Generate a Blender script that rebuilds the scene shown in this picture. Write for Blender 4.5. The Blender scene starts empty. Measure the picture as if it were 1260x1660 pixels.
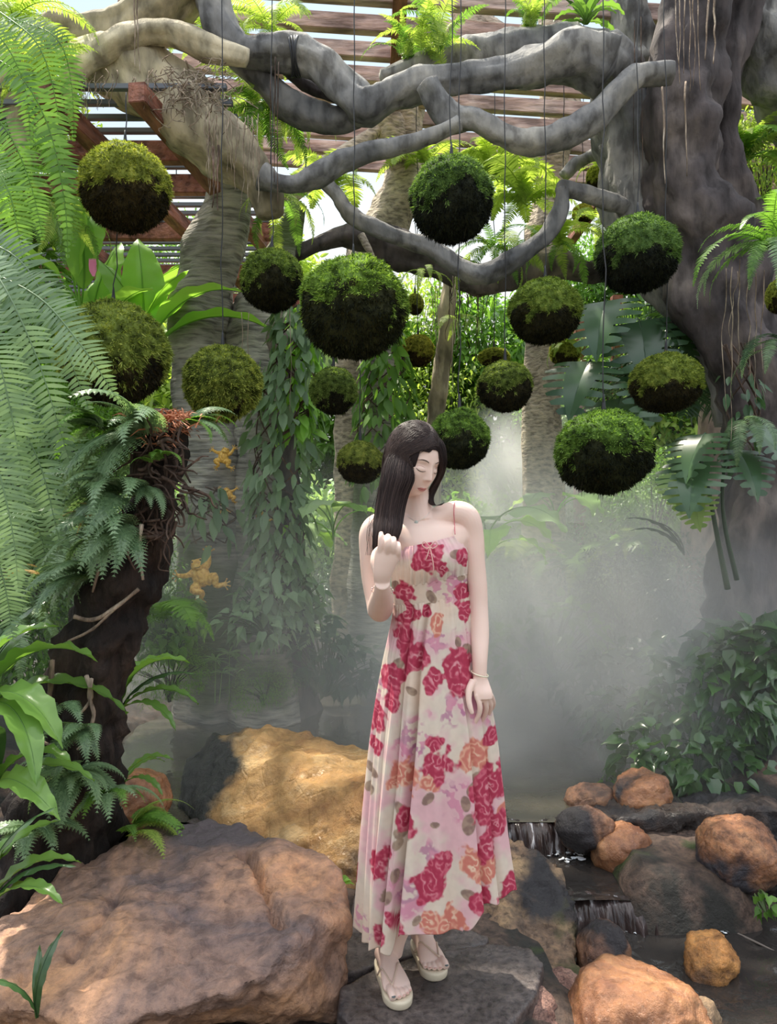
import bpy, bmesh, math, random
import numpy as np
from mathutils import Vector, Matrix, noise as mn
from mathutils.bvhtree import BVHTree

# ------------------------------------------------------------ camera, sky, sun, exposure
SC = bpy.context.scene
C = SC.collection
F = 1250.0          # focal length in pixels of the 1260 x 1660 frame
CZ = 1.4            # camera height
cam_d = bpy.data.cameras.new('camera'); cam = bpy.data.objects.new('camera', cam_d); C.objects.link(cam)
cam.location = (0, 0, CZ); cam.rotation_euler = (math.pi/2, 0, 0)
cam_d.sensor_fit = 'VERTICAL'; cam_d.sensor_height = 36.0; cam_d.lens = 36.0*F/1660.0
cam_d.clip_start = 0.05; cam_d.clip_end = 200
SC.camera = cam
SC.view_settings.view_transform = 'Standard'; SC.view_settings.look = 'None'
SC.view_settings.gamma = 1.0; SC.view_settings.use_curve_mapping = False
SC.view_settings.exposure = 0.75

W = bpy.data.worlds.new('sky'); SC.world = W; W.use_nodes = True
nt = W.node_tree; nt.nodes.clear()
wo = nt.nodes.new('ShaderNodeOutputWorld'); bg = nt.nodes.new('ShaderNodeBackground')
tc = nt.nodes.new('ShaderNodeTexCoord'); sx = nt.nodes.new('ShaderNodeSeparateXYZ')
rp = nt.nodes.new('ShaderNodeValToRGB')
rp.color_ramp.elements[0].position = 0.0; rp.color_ramp.elements[0].color = (0.17, 0.165, 0.145, 1)
rp.color_ramp.elements[1].position = 1.0; rp.color_ramp.elements[1].color = (0.92, 0.96, 1.0, 1)
e = rp.color_ramp.elements.new(0.28); e.color = (0.46, 0.47, 0.46, 1)
e = rp.color_ramp.elements.new(0.44); e.color = (0.27, 0.32, 0.37, 1)
e = rp.color_ramp.elements.new(0.62); e.color = (0.29, 0.36, 0.43, 1)
e = rp.color_ramp.elements.new(0.78); e.color = (0.76, 0.80, 0.85, 1)
nt.links.new(tc.outputs['Generated'], sx.inputs[0]); nt.links.new(sx.outputs['Z'], rp.inputs[0])
nt.links.new(rp.outputs[0], bg.inputs[0]); nt.links.new(bg.outputs[0], wo.inputs[0])
bg.inputs[1].default_value = 1.75

sun_d = bpy.data.lights.new('sun', 'SUN'); sun = bpy.data.objects.new('sun', sun_d); C.objects.link(sun)
sun_d.energy = 5.0; sun_d.angle = math.radians(1.5); sun_d.color = (1.0, 0.93, 0.78)
sun_dir = Vector((0.35, -0.42, -1.0))           # light travels this way: from the left, behind the pool, high
sun.rotation_euler = sun_dir.to_track_quat('-Z', 'Y').to_euler()
try:
    SC.cycles.max_bounces = 6; SC.cycles.diffuse_bounces = 3; SC.cycles.glossy_bounces = 2
    SC.cycles.transmission_bounces = 4; SC.cycles.transparent_max_bounces = 8; SC.cycles.volume_bounces = 1
    SC.cycles.use_denoising = True
    SC.cycles.volume_step_rate = 3.0; SC.cycles.volume_max_steps = 48
    SC.cycles.sample_clamp_indirect = 4.0
except Exception:
    pass

# ------------------------------------------------------------ helpers
R = random.Random(7)
def rng(s): return np.random.default_rng(s)
def P(px, py, Y): return Vector(((px-630.0)/F*Y, Y, CZ+(830.0-py)/F*Y))

def tag(o, label=None, cat=None, group=None, kind=None):
    if label: o['label'] = label
    if cat: o['category'] = cat
    if group: o['group'] = group
    if kind: o['kind'] = kind
    return o

def empty(name, loc=(0, 0, 0), label=None, cat=None, group=None, parent=None):
    o = bpy.data.objects.new(name, None); C.objects.link(o); o.location = loc
    o.empty_display_size = 0.05
    if parent: o.parent = parent
    return tag(o, label, cat, group)

def link(name, me, mat=None, parent=None, loc=None, rot=None, scale=None):
    o = bpy.data.objects.new(name, me); C.objects.link(o)
    if mat is not None and len(me.materials) == 0: me.materials.append(mat)
    if parent is not None: o.parent = parent
    if loc is not None: o.location = loc
    if rot is not None: o.rotation_euler = rot
    if scale is not None: o.scale = (scale,)*3 if isinstance(scale, (int, float)) else scale
    return o

def world_child(name, me, mat, parent):
    """mesh in world coordinates under an unrotated empty"""
    o = link(name, me, mat, parent); o.location = -parent.location if parent.rotation_euler.x == 0 else (0, 0, 0)
    return o

def npmesh(name, V, Q, smooth=True, mat=None, T=None):
    """mesh from numpy vertices and quads (and optional tris)"""
    me = bpy.data.meshes.new(name)
    V = np.asarray(V, dtype=np.float32); Q = np.asarray(Q, dtype=np.int32).reshape(-1, 4)
    T = np.zeros((0, 3), np.int32) if T is None else np.asarray(T, np.int32).reshape(-1, 3)
    me.vertices.add(len(V)); me.vertices.foreach_set('co', V.ravel())
    me.loops.add(Q.size+T.size); me.loops.foreach_set('vertex_index', np.concatenate([Q.ravel(), T.ravel()]))
    me.polygons.add(len(Q)+len(T))
    st = np.concatenate([np.arange(len(Q))*4, Q.size+np.arange(len(T))*3]).astype(np.int32)
    me.polygons.foreach_set('loop_start', st)
    me.polygons.foreach_set('use_smooth', np.full(len(Q)+len(T), smooth))
    me.update(calc_edges=True); me.validate()
    if mat: me.materials.append(mat)
    return me

def join_parts(parts):
    Vs, Qs, n = [], [], 0
    for v, q in parts:
        Vs.append(np.asarray(v, float)); Qs.append(np.asarray(q, int)+n); n += len(v)
    return np.concatenate(Vs), np.concatenate(Qs)

def vnoise(V, scale, seed=0.0, octaves=4, H=0.8):
    o = Vector((seed*13.7, seed*7.1, seed*3.3))
    return np.array([mn.fractal(Vector(v)*scale+o, H, 2.1, octaves, noise_basis='PERLIN_ORIGINAL') for v in V])

def normals_of(me):
    n = np.empty(len(me.vertices)*3, np.float32)
    me.vertices.foreach_get('normal', n); return n.reshape(-1, 3)
def coords_of(me):
    n = np.empty(len(me.vertices)*3, np.float32)
    me.vertices.foreach_get('co', n); return n.reshape(-1, 3)
def set_coords(me, V):
    me.vertices.foreach_set('co', np.asarray(V, np.float32).ravel()); me.update()

def nz(a): return a/np.maximum(np.linalg.norm(a, axis=-1, keepdims=True), 1e-9)

def spline(pts, res=8):
    """Catmull-Rom through rows of any width"""
    p = np.asarray(pts, float); n = len(p)
    e = np.vstack([2*p[0]-p[1], p, 2*p[-1]-p[-2]]); out = []
    for i in range(n-1):
        a, b, c, d = e[i], e[i+1], e[i+2], e[i+3]
        for k in range(res):
            t = k/res
            out.append(0.5*((2*b)+(-a+c)*t+(2*a-5*b+4*c-d)*t*t+(-a+3*b-3*c+d)*t**3))
    out.append(p[-1]); return np.array(out)

def frames(p, up=(0, 0, 1)):
    t = nz(np.gradient(p, axis=0)); n = np.zeros_like(p)
    u = np.array(up, float)
    if abs(np.dot(t[0], u)) > .95: u = np.array((0, 1.0, 0))
    n[0] = nz(np.cross(np.cross(t[0], u), t[0]))
    for i in range(1, len(p)):
        v = n[i-1]-t[i]*np.dot(n[i-1], t[i]); n[i] = nz(v)
    return t, n, np.cross(t, n)

def tube(pts, rad, seg=10, res=6, ridge=0.0, ridges=7, bump=0.0, bscale=6.0, seed=0, flat=1.0, cap=True):
    """pts: 3D points, rad: radii. returns verts, quads"""
    rows = spline(np.hstack([np.asarray([tuple(q) for q in pts], float), np.asarray(rad, float).reshape(-1, 1)]), res)
    p = rows[:, :3]; r = np.maximum(rows[:, 3], 1e-4); t, n, b = frames(p)
    th = np.linspace(0, 2*np.pi, seg, endpoint=False); s = np.arange(len(p))
    rr = np.repeat(r[:, None], seg, 1)
    if ridge:
        rg = rng(seed+5); ph = rg.uniform(0, 6.28, 3)
        w = np.sin(ridges*th[None]+.12*s[:, None]+ph[0])*.6+np.sin((ridges*2+1)*th[None]-.09*s[:, None]+ph[1])*.4
        w += .8*np.sin(2*th[None]+.15*s[:, None]+ph[2])
        rr = rr*(1+ridge*w)
    V = p[:, None]+rr[..., None]*(np.cos(th)[None, :, None]*n[:, None]+flat*np.sin(th)[None, :, None]*b[:, None])
    V = V.reshape(-1, 3)
    if bump:
        d = nz(V-np.repeat(p, seg, 0))
        V = V+d*(vnoise(V, bscale, seed, 3)*bump*np.repeat(r, seg))[:, None]
    i = np.arange(len(p)-1)[:, None]*seg; j = np.arange(seg)[None]; j2 = (j+1) % seg
    Q = np.stack([i+j, i+j2, i+seg+j2, i+seg+j], -1).reshape(-1, 4)
    if cap:
        m = len(V); V = np.vstack([V, p[0]-t[0]*r[0]*.3, p[-1]+t[-1]*r[-1]*.3]); L = (len(p)-1)*seg
        c0 = np.array([[m, (k+1) % seg, k, m] for k in range(0, seg)]);
        # caps as quads sharing the centre
        q0 = [[m, (k+2) % seg, (k+1) % seg, k] for k in range(0, seg, 2)]
        q1 = [[m+1, L+k, L+(k+1) % seg, L+(k+2) % seg] for k in range(0, seg, 2)]
        Q = np.vstack([Q, q0, q1])
    return V, Q

def leaflets(base, dirv, nrm, L, Wd, prof=(.5, 1, .75, .08), droop=0.15, cols=1, fold=0.0, curl=0.0):
    """many small leaves at once. base/dirv/nrm (N,3); L, Wd (N)"""
    base = np.asarray(base, float); dirv = nz(np.asarray(dirv, float)); nrm = np.asarray(nrm, float)
    nrm = nz(nrm-dirv*np.sum(nrm*dirv, -1, keepdims=True)); side = np.cross(dirv, nrm)
    N = len(base); k = len(prof)-1; prof = np.asarray(prof, float)
    s = np.linspace(0, 1, k+1)
    L = np.broadcast_to(L, (N,)); Wd = np.broadcast_to(Wd, (N,))
    dr = np.broadcast_to(droop, (N,))
    cen = base[:, None]+dirv[:, None]*(L[:, None]*s)[..., None]-np.array((0, 0, 1.0))*(dr[:, None]*L[:, None]*s**2)[..., None]
    cen = cen-nrm[:, None]*(curl*L[:, None]*s**2)[..., None]
    u = np.linspace(-1, 1, cols+1)
    hw = (Wd[:, None]*.5*prof)[:, :, None, None]
    V = cen[:, :, None]+side[:, None, None]*hw*u[None, None, :, None]+nrm[:, None, None]*hw*fold*np.abs(u)[None, None, :, None]
    V = V.reshape(-1, 3); c = cols+1; per = (k+1)*c
    f = [[a*c+q, a*c+q+1, (a+1)*c+q+1, (a+1)*c+q] for a in range(k) for q in range(cols)]
    Q = (np.arange(N)[:, None, None]*per+np.array(f)[None]).reshape(-1, 4)
    return V, Q

def remesh(V, Q, voxel, smooth=4, factor=.5, T=None):
    me = npmesh('tmp', V, Q, T=T); o = bpy.data.objects.new('tmp', me); C.objects.link(o)
    m = o.modifiers.new('r', 'REMESH'); m.mode = 'VOXEL'; m.voxel_size = voxel; m.use_smooth_shade = True
    if smooth:
        s = o.modifiers.new('s', 'SMOOTH'); s.factor = factor; s.iterations = smooth
    dg = bpy.context.evaluated_depsgraph_get(); dg.update()
    out = bpy.data.meshes.new_from_object(o.evaluated_get(dg))
    bpy.data.objects.remove(o); bpy.data.meshes.remove(me)
    for p in out.polygons: p.use_smooth = True
    return out

def ellipsoid(c, r, rot=None, n=24, m=16):
    th = np.linspace(0, 2*np.pi, n, endpoint=False); ph = np.linspace(0, np.pi, m+1)
    V = np.stack([np.outer(np.sin(ph), np.cos(th)), np.outer(np.sin(ph), np.sin(th)), np.outer(np.cos(ph), np.ones(n))], -1).reshape(-1, 3)
    V = V*np.array(r)
    if rot is not None: V = V @ np.array(rot).T
    V = V+np.array(c)
    i = np.arange(m)[:, None]*n; j = np.arange(n)[None]
    Q = np.stack([i+j, i+n+j, i+n+(j+1) % n, i+(j+1) % n], -1).reshape(-1, 4)
    return V, Q

# ------------------------------------------------------------ materials
def M(name): m = bpy.data.materials.new(name); m.use_nodes = True; m.node_tree.nodes.clear(); return m
class N:
    def __init__(s, m): s.t = m.node_tree; s.m = m
    def __call__(s, typ, **kw):
        n = s.t.nodes.new('ShaderNode'+typ)
        for k, v in kw.items():
            if k in n.inputs and not hasattr(n, k): n.inputs[k].default_value = v
            else:
                try: setattr(n, k, v)
                except Exception: n.inputs[k].default_value = v
        return n
    def l(s, a, b): s.t.links.new(a, b)
def ramp(n, fac, stops, interp='LINEAR'):
    r = n('ValToRGB'); cr = r.color_ramp; cr.interpolation = interp
    cr.elements[0].position, cr.elements[0].color = stops[0][0], (*stops[0][1], 1)
    cr.elements[1].position, cr.elements[1].color = stops[-1][0], (*stops[-1][1], 1)
    for p, c in stops[1:-1]:
        q = cr.elements.new(p); q.color = (*c, 1)
    n.l(fac, r.inputs[0]); return r.outputs[0]
def tex(n, typ, scale, detail=4, coord='Object', stretch=None, **kw):
    c = n('TexCoord'); v = c.outputs[coord] if coord != 'World' else n('NewGeometry').outputs['Position']
    if stretch:
        mp = n('Mapping'); mp.inputs['Scale'].default_value = stretch; n.l(v, mp.inputs[0]); v = mp.outputs[0]
    t = n('Tex'+typ); t.inputs['Scale'].default_value = scale
    if 'Detail' in t.inputs: t.inputs['Detail'].default_value = detail
    for k, x in kw.items():
        if k in t.inputs: t.inputs[k].default_value = x
        else: setattr(t, k, x)
    n.l(v, t.inputs['Vector']); return t
def mix(n, fac, a, b, mode='MIX'):
    x = n('MixRGB'); x.blend_type = mode
    for i, v in ((0, fac), (1, a), (2, b)):
        if hasattr(v, 'is_output'): n.l(v, x.inputs[i])
        elif i == 0: x.inputs[0].default_value = v
        else: x.inputs[i].default_value = (*v, 1) if len(v) == 3 else v
    return x.outputs[0]
def bump_(n, h, strength=.5, dist=.01):
    b = n('Bump'); b.inputs['Strength'].default_value = strength; b.inputs['Distance'].default_value = dist
    n.l(h, b.inputs['Height']); return b.outputs[0]
def finish(n, col, rough=.6, normal=None, spec=.5, extra=None, **kw):
    p = n('BsdfPrincipled'); o = n('OutputMaterial')
    if hasattr(col, 'is_output'): n.l(col, p.inputs['Base Color'])
    else: p.inputs['Base Color'].default_value = (*col, 1)
    if hasattr(rough, 'is_output'): n.l(rough, p.inputs['Roughness'])
    else: p.inputs['Roughness'].default_value = rough
    p.inputs['Specular IOR Level'].default_value = spec
    if normal is not None: n.l(normal, p.inputs['Normal'])
    for k, v in kw.items(): p.inputs[k.replace('_', ' ')].default_value = v
    n.l(p.outputs[0], o.inputs[0]); return p, o

def plain(name, col, rough=.6, **kw):
    m = M(name); n = N(m); finish(n, col, rough, **kw); return m

def leaf_mat(name, c1, c2, trans=.45, rough=.4, tcol=None, spec=.45):
    """c1..c2 colour range picked per leaf; light passes through"""
    m = M(name); n = N(m); g = n('NewGeometry'); oi = n('ObjectInfo')
    a = n('Math'); a.operation = 'MULTIPLY_ADD'; n.l(g.outputs['Random Per Island'], a.inputs[0]); a.inputs[1].default_value = .6
    b = n('Math'); b.operation = 'MULTIPLY'; n.l(oi.outputs['Random'], b.inputs[0]); b.inputs[1].default_value = .4
    n.l(b.outputs[0], a.inputs[2])
    nzt = tex(n, 'Noise', 2.5, 2)
    f = n('Math'); f.operation = 'MULTIPLY_ADD'; n.l(nzt.outputs[0], f.inputs[0]); f.inputs[1].default_value = .35
    n.l(a.outputs[0], f.inputs[2])
    col = mix(n, 1.0, (1, 1, 1), (1, 1, 1)); col = ramp(n, f.outputs[0], [(.15, c1), (1.1 if False else 1.0, c2)])
    p, o = finish(n, col, rough, spec=spec)
    t = n('BsdfTranslucent'); tcm = mix(n, 1.0, col, (1.5, 1.5, .8), 'MULTIPLY'); n.l(tcm, t.inputs[0])
    ms = n('MixShader'); ms.inputs[0].default_value = trans
    n.l(p.outputs[0], ms.inputs[1]); n.l(t.outputs[0], ms.inputs[2]); n.l(ms.outputs[0], o.inputs[0])
    return m

def bark_mat(name, c1, c2, c3, scale=3.0, stretch=(1, 1, .35), rough=.85, moss=None, bumpd=.02):
    m = M(name); n = N(m)
    t1 = tex(n, 'Noise', scale, 8, 'World', Distortion=.6); t2 = tex(n, 'Noise', scale*7, 6, 'World', stretch=stretch)
    t3 = tex(n, 'Noise', scale*.6, 3, 'World')
    c = ramp(n, t1.outputs[0], [(.3, c1), (.5, c2), (.68, c3)])
    d = ramp(n, t2.outputs[0], [(.36, (.45, .44, .44)), (.47, (.88, .88, .88)), (.62, (1.25, 1.22, 1.18))])
    c = mix(n, .9, c, d, 'MULTIPLY')
    if moss:
        g = ramp(n, t3.outputs[0], [(.52, (0, 0, 0)), (.62, (1, 1, 1))]); c = mix(n, g, c, moss)
    h = mix(n, .3, t2.outputs[0], t1.outputs[0])
    finish(n, c, rough, bump_(n, h, 1.0, bumpd*1.6), spec=.3); return m

def rock_mat(name, c1, c2, c3, dark=(.03, .027, .03), scale=2.2, rough=(.35, .7), darkpos=.42, bumpd=.02, moss=None, spk=.8):
    m = M(name); n = N(m)
    t1 = tex(n, 'Noise', scale, 9, 'World', Distortion=1.2, Roughness=.65)
    t2 = tex(n, 'Noise', scale*9, 8, 'World', Roughness=.7)
    t3 = tex(n, 'Noise', scale*.8, 5, 'World', Distortion=.8); t4 = tex(n, 'Voronoi', scale*2.2, 2, 'World', feature='DISTANCE_TO_EDGE')
    c = ramp(n, t1.outputs[0], [(.33, c1), (.5, c2), (.66, c3)])
    sp = ramp(n, t2.outputs[0], [(.38, (.30, .28, .30)), (.48, (.85, .85, .85)), (.62, (1.45, 1.4, 1.3))])
    c = mix(n, spk, c, sp, 'MULTIPLY')
    dk = ramp(n, t3.outputs[0], [(darkpos-.07, (1, 1, 1)), (darkpos+.03, (0, 0, 0))]); c = mix(n, dk, c, dark)
    if moss:
        t5 = tex(n, 'Noise', scale*1.3, 6, 'World'); g = ramp(n, t5.outputs[0], [(.58, (0, 0, 0)), (.66, (1, 1, 1))]); c = mix(n, g, c, moss)
    ro = ramp(n, t1.outputs[0], [(.35, (rough[0],)*3), (.65, (rough[1],)*3)])
    h = mix(n, .35+.6*(.8-spk), t2.outputs[0], t1.outputs[0])
    ck = ramp(n, t4.outputs[0], [(.0, (0, 0, 0)), (.03, (1, 1, 1))]); h = mix(n, .10, h, ck, 'MULTIPLY')
    finish(n, c, ro, bump_(n, h, 1.0, bumpd*1.3), spec=.5); return m
# ------------------------------------------------------------ ground, pool and stream
def ss(a, b, x): t = np.clip((x-a)/(b-a), 0, 1); return t*t*(3-2*t)
def ground_h(x, y):
    far = .10+.22*ss(5.75, 6.2, y)+.05*np.maximum(y-6, 0)
    left = .05+.25*ss(1.5, 2.2, -x)
    right = -.05+.45*ss(1.35, 2.3, x)+.1*ss(4, 5, y)
    h = np.full_like(x, -.055)
    h = np.where(y > 3.3, -.38, h)
    wl = ss(1.38, 1.55, -x-.10*np.sin(y*3)); h = h*(1-wl)+left*wl
    wr = ss(1.15, 1.5, x-.06*np.sin(y*4)-.25*ss(3.6, 4.4, y)*0)*ss(3.3, 3.7, y); h = h*(1-wr)+right*wr
    wf = ss(5.45, 5.75, y+.12*np.sin(x*2.3)); h = h*(1-wf)+far*wf
    wk = ss(.80, .95, x)*(1-ss(1.35, 1.6, x))*ss(2.9, 3.05, y)*(1-ss(3.9, 4.1, y)); h = h*(1-wk)+.03*wk
    # lower stream bed on the right of the slabs
    ws = ss(.52, .68, x+.05*np.sin(y*5))*(1-ss(3.25, 3.45, y))*(1-ss(2.85, 2.97, y)*ss(.85, .98, x)*(1-ss(1.35, 1.6, x))); h = h*(1-ws)-.40*ws
    wq = ss(1.9, 2.4, x)*(1-ss(3.25, 3.45, y)); h = h*(1-wq)+.25*wq
    return h
def grid(x0, x1, y0, y1, nx, ny):
    X, Y = np.meshgrid(np.linspace(x0, x1, nx), np.linspace(y0, y1, ny))
    i = np.arange(ny-1)[:, None]*nx; j = np.arange(nx-1)[None]
    return X.ravel(), Y.ravel(), np.stack([i+j, i+j+1, i+nx+j+1, i+nx+j], -1).reshape(-1, 4)
gx, gy, gq = grid(-9, 9, .6, 18, 260, 260)
gz = ground_h(gx, gy); V = np.stack([gx, gy, gz], 1)
V[:, 2] += vnoise(V, 2.2, 1, 4)*.05+vnoise(V, 14, 2, 2)*.012
m_ground = rock_mat('earth', (.045, .03, .022), (.10, .065, .05), (.17, .11, .085), dark=(.02, .018, .015), scale=3, rough=(.5, .9), darkpos=.5, moss=(.04, .06, .015))
tag(link('ground', npmesh('ground', V, gq, mat=m_ground)), kind='structure')

def water_mat(name, col, rough=.06, wave=9, strength=.15):
    m = M(name); n = N(m)
    t = tex(n, 'Noise', wave, 3, 'World', Distortion=.5, stretch=(1, .8, 1)); finish(n, col, rough, bump_(n, t.outputs[0], strength, .02), spec=.6)
    return m
m_water = water_mat('murky_water', (.085, .075, .055))
m_water2 = water_mat('dark_water', (.03, .026, .024), .04, 16, .3)
def water(name, x0, x1, y0, y1, z, mat, amp, sc, seed, outline=None):
    x, y, q = grid(x0, x1, y0, y1, 90, 90)
    if outline: x, y = outline(x, y)
    v = np.stack([x, y, np.full_like(x, z)], 1); v[:, 2] += vnoise(v, sc, seed, 3)*amp
    return tag(link(name, npmesh(name, v, q, mat=mat)), kind='structure')
water('pool_water', -2.6, 2.2, 3.43, 6.0, .02, m_water, .002, 5, 4)
water('stream_water', .30, 1.25, 2.98, 3.42, -.10, m_water2, .006, 9, 5)
water('lower_stream_water', .45, 2.4, 1.6, 3.05, -.20, m_water2, .010, 8, 6)

m_fall = M('falling_water'); n_ = N(m_fall); t_ = tex(n_, 'Noise', 34, 4, 'World', stretch=(1, .25, .25))
finish(n_, ramp(n_, t_.outputs[0], [(.45, (.035, .024, .022)), (.60, (.07, .05, .048)), (.70, (.55, .54, .56))]), .16, bump_(n_, t_.outputs[0], .9, .02), spec=.35)  # white streaks in the base colour paint highlights onto the falling water
def cascade(name, x0, x1, ytop, ztop, ybot, zbot, seed, lab):
    nx, ny = 120, 24; u, v = np.meshgrid(np.linspace(0, 1, nx), np.linspace(0, 1, ny))
    x = x0+(x1-x0)*u; prof = v**1.6
    y = ytop+(ybot-ytop)*v+.02*np.sin(u*9+seed); z = ztop+(zbot-ztop)*prof
    pts = np.stack([x.ravel(), y.ravel(), z.ravel()], 1)
    nn = vnoise(pts*np.array([1, .15, .15]), 28, seed, 3).reshape(ny, nx)
    y = y-nn*.02*ss(0, .4, v)-.018*np.sin(v*3.1); z = z+nn*.006
    i = np.arange(ny-1)[:, None]*nx; j = np.arange(nx-1)[None]
    q = np.stack([i+j, i+j+1, i+nx+j+1, i+nx+j], -1).reshape(-1, 4)
    o = link(name, npmesh(name, np.stack([x.ravel(), y.ravel(), z.ravel()], 1), q, mat=m_fall))
    return tag(o, lab, 'waterfall')
cascade('small_waterfall', .42, 1.02, 3.03, -.098, 2.93, -.215, 3, 'small dark waterfall spilling over the ledge into the lower stream')
cascade('small_waterfall', .50, .90, 3.46, .021, 3.36, -.11, 8, 'low cascade of clear water at the lip of the pool beside the flat brown rock')
m_foam = plain('foam', (.8, .82, .85), .6)
def foam(spots, z, label, seed, group=None):
    rg = rng(seed); parts = []
    for (px, py, r) in spots:
        yy = (CZ-z)*F/(py-830); xx = (px-630)/F*yy
        for k in range(12):
            a = rg.uniform(0, 6.28); d = rg.uniform(0, r)*yy/F*1.4
            rr = rg.uniform(.08, .38)*r*yy/F
            parts.append(ellipsoid((xx+math.cos(a)*d*1.5, yy+math.sin(a)*d, z+.004), (rr*1.5, rr*.9, .002), n=12, m=6))
    v, q = join_parts(parts); v[:, :2] += np.stack([vnoise(v, 30, seed, 2), vnoise(v, 33, seed+1, 2)], 1)*.03
    tag(link('foam', npmesh('foam', v, q, mat=m_foam)), label, 'foam', kind='stuff')
foam([(855, 1352, 9), (880, 1360, 10), (905, 1370, 11), (922, 1383, 9), (900, 1385, 7), (935, 1392, 7), (917, 1396, 6), (862, 1370, 5)], -.095, 'white foam flecks floating on the stream above the small waterfall', 3)
foam([(1010, 1500, 8), (1030, 1498, 9), (1050, 1494, 10), (1075, 1493, 9), (1000, 1508, 7), (1025, 1510, 6), (1060, 1504, 6)], -.196, 'white foam churning at the foot of the small waterfall', 4)
foam([(1135, 1500, 8), (1150, 1503, 9), (1163, 1507, 8), (1173, 1512, 5)], -.196, 'patch of cream foam caught against the twig in the dark water', 5)
v, q = tube([P(1128, 1478, 3.05), P(1160, 1498, 3.0), P(1210, 1520, 2.9), P(1262, 1545, 2.8)], [.006, .005, .005, .003], 6)
tag(link('twig', npmesh('twig', v, q, mat=plain('twig_bark', (.16, .13, .11), .7))), 'thin pale twig lying across the dark water at the right', 'twig')

# ------------------------------------------------------------ rocks
def hull_rock(pts, voxel, label, mat, seed, smooth=6, amp=.03, scale=4, fine=.006, group=None, name='boulder', cracks=()):
    bm = bmesh.new()
    for p in pts: bm.verts.new(p)
    bmesh.ops.convex_hull(bm, input=bm.verts); bmesh.ops.delete(bm, geom=[v for v in bm.verts if not v.link_faces], context='VERTS')
    bm.verts.ensure_lookup_table(); bm.verts.index_update()
    V = np.array([v.co[:] for v in bm.verts]); T = [[v.index for v in f.verts] for f in bm.faces]; bm.free()
    me = remesh(V, np.zeros((0, 4), int), voxel, smooth, .6, T=T)
    X = coords_of(me); nn = normals_of(me)
    a = vnoise(X, scale, seed, 4); b = vnoise(X, scale*3, seed+3, 3); c = vnoise(X, scale*9, seed+6, 2)
    rid = -np.maximum(0, .12-np.abs(a))/.12
    X = X+nn*(a*amp+b*amp*.35+rid*amp*.35+c*fine)[:, None]
    for line, wd, dp in cracks:                    # clefts: lines of points over the top, sunk into the stone
        L_ = spline([tuple(p) for p in line], 10); dd = np.min(np.linalg.norm(X[:, None, :2]-L_[None, :, :2], axis=2), axis=1)
        dd = dd+.012*vnoise(X, 25, seed, 2); X[:, 2] -= dp*np.exp(-(np.maximum(dd, 0)/wd)**2)*(nn[:, 2] > .05)
    set_coords(me, X); me.materials.append(mat); me.name = name
    c = X.mean(0); c[2] = X[:, 2].min(); set_coords(me, X-c)
    o = link(name, me); o.location = c
    return tag(o, label, 'rock', group)
def drop(pts, z): return [Vector((p.x*1.02, p.y, z)) for p in pts]
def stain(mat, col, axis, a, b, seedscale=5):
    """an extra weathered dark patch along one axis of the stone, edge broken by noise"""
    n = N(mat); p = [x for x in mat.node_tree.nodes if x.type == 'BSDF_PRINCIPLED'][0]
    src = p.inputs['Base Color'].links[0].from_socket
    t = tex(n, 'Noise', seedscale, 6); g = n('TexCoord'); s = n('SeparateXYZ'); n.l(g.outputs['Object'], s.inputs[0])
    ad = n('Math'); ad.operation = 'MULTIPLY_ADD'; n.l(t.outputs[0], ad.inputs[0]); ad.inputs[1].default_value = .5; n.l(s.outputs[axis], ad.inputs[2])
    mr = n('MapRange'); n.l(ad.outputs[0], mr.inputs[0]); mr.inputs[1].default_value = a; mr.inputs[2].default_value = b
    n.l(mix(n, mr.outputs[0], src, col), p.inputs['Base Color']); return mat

m_rock_pink = rock_mat('pink_brown_stone', (.19, .135, .13), (.42, .245, .17), (.64, .34, .18), dark=(.10, .08, .085), scale=2.0, rough=(.36, .7), darkpos=.40, bumpd=.035, spk=.6)
m_rock_gold = rock_mat('wet_golden_stone', (.32, .155, .06), (.54, .31, .12), (.70, .48, .24), dark=(.14, .09, .06), scale=2.4, rough=(.14, .34), darkpos=.34, bumpd=.05, spk=.3)
m_rock_brown = rock_mat('ochre_brown_stone', (.07, .05, .045), (.22, .14, .09), (.40, .27, .15), scale=3.4, rough=(.35, .7), darkpos=.42, moss=(.06, .06, .02))
m_rock_wet = rock_mat('wet_brown_stone', (.20, .085, .05), (.36, .16, .075), (.50, .26, .12), dark=(.03, .025, .028), scale=3, rough=(.15, .4), darkpos=.40, spk=.4)
m_rock_dark = rock_mat('dark_wet_rock', (.025, .018, .016), (.06, .042, .036), (.12, .085, .07), scale=4, rough=(.2, .6), darkpos=.5)
m_rock_wet2 = rock_mat('wet_umber_stone', (.12, .06, .045), (.24, .12, .075), (.36, .19, .10), dark=(.03, .025, .028), scale=3, rough=(.2, .45), darkpos=.45)
m_slate = rock_mat('wet_slate', (.055, .043, .042), (.09, .072, .070), (.15, .122, .115), dark=(.03, .028, .032), scale=5, rough=(.18, .45), darkpos=.35, bumpd=.006)
m_gravel = rock_mat('pink_gravel', (.22, .11, .09), (.36, .20, .16), (.5, .3, .24), scale=12, rough=(.6, .9), darkpos=.35)

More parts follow.
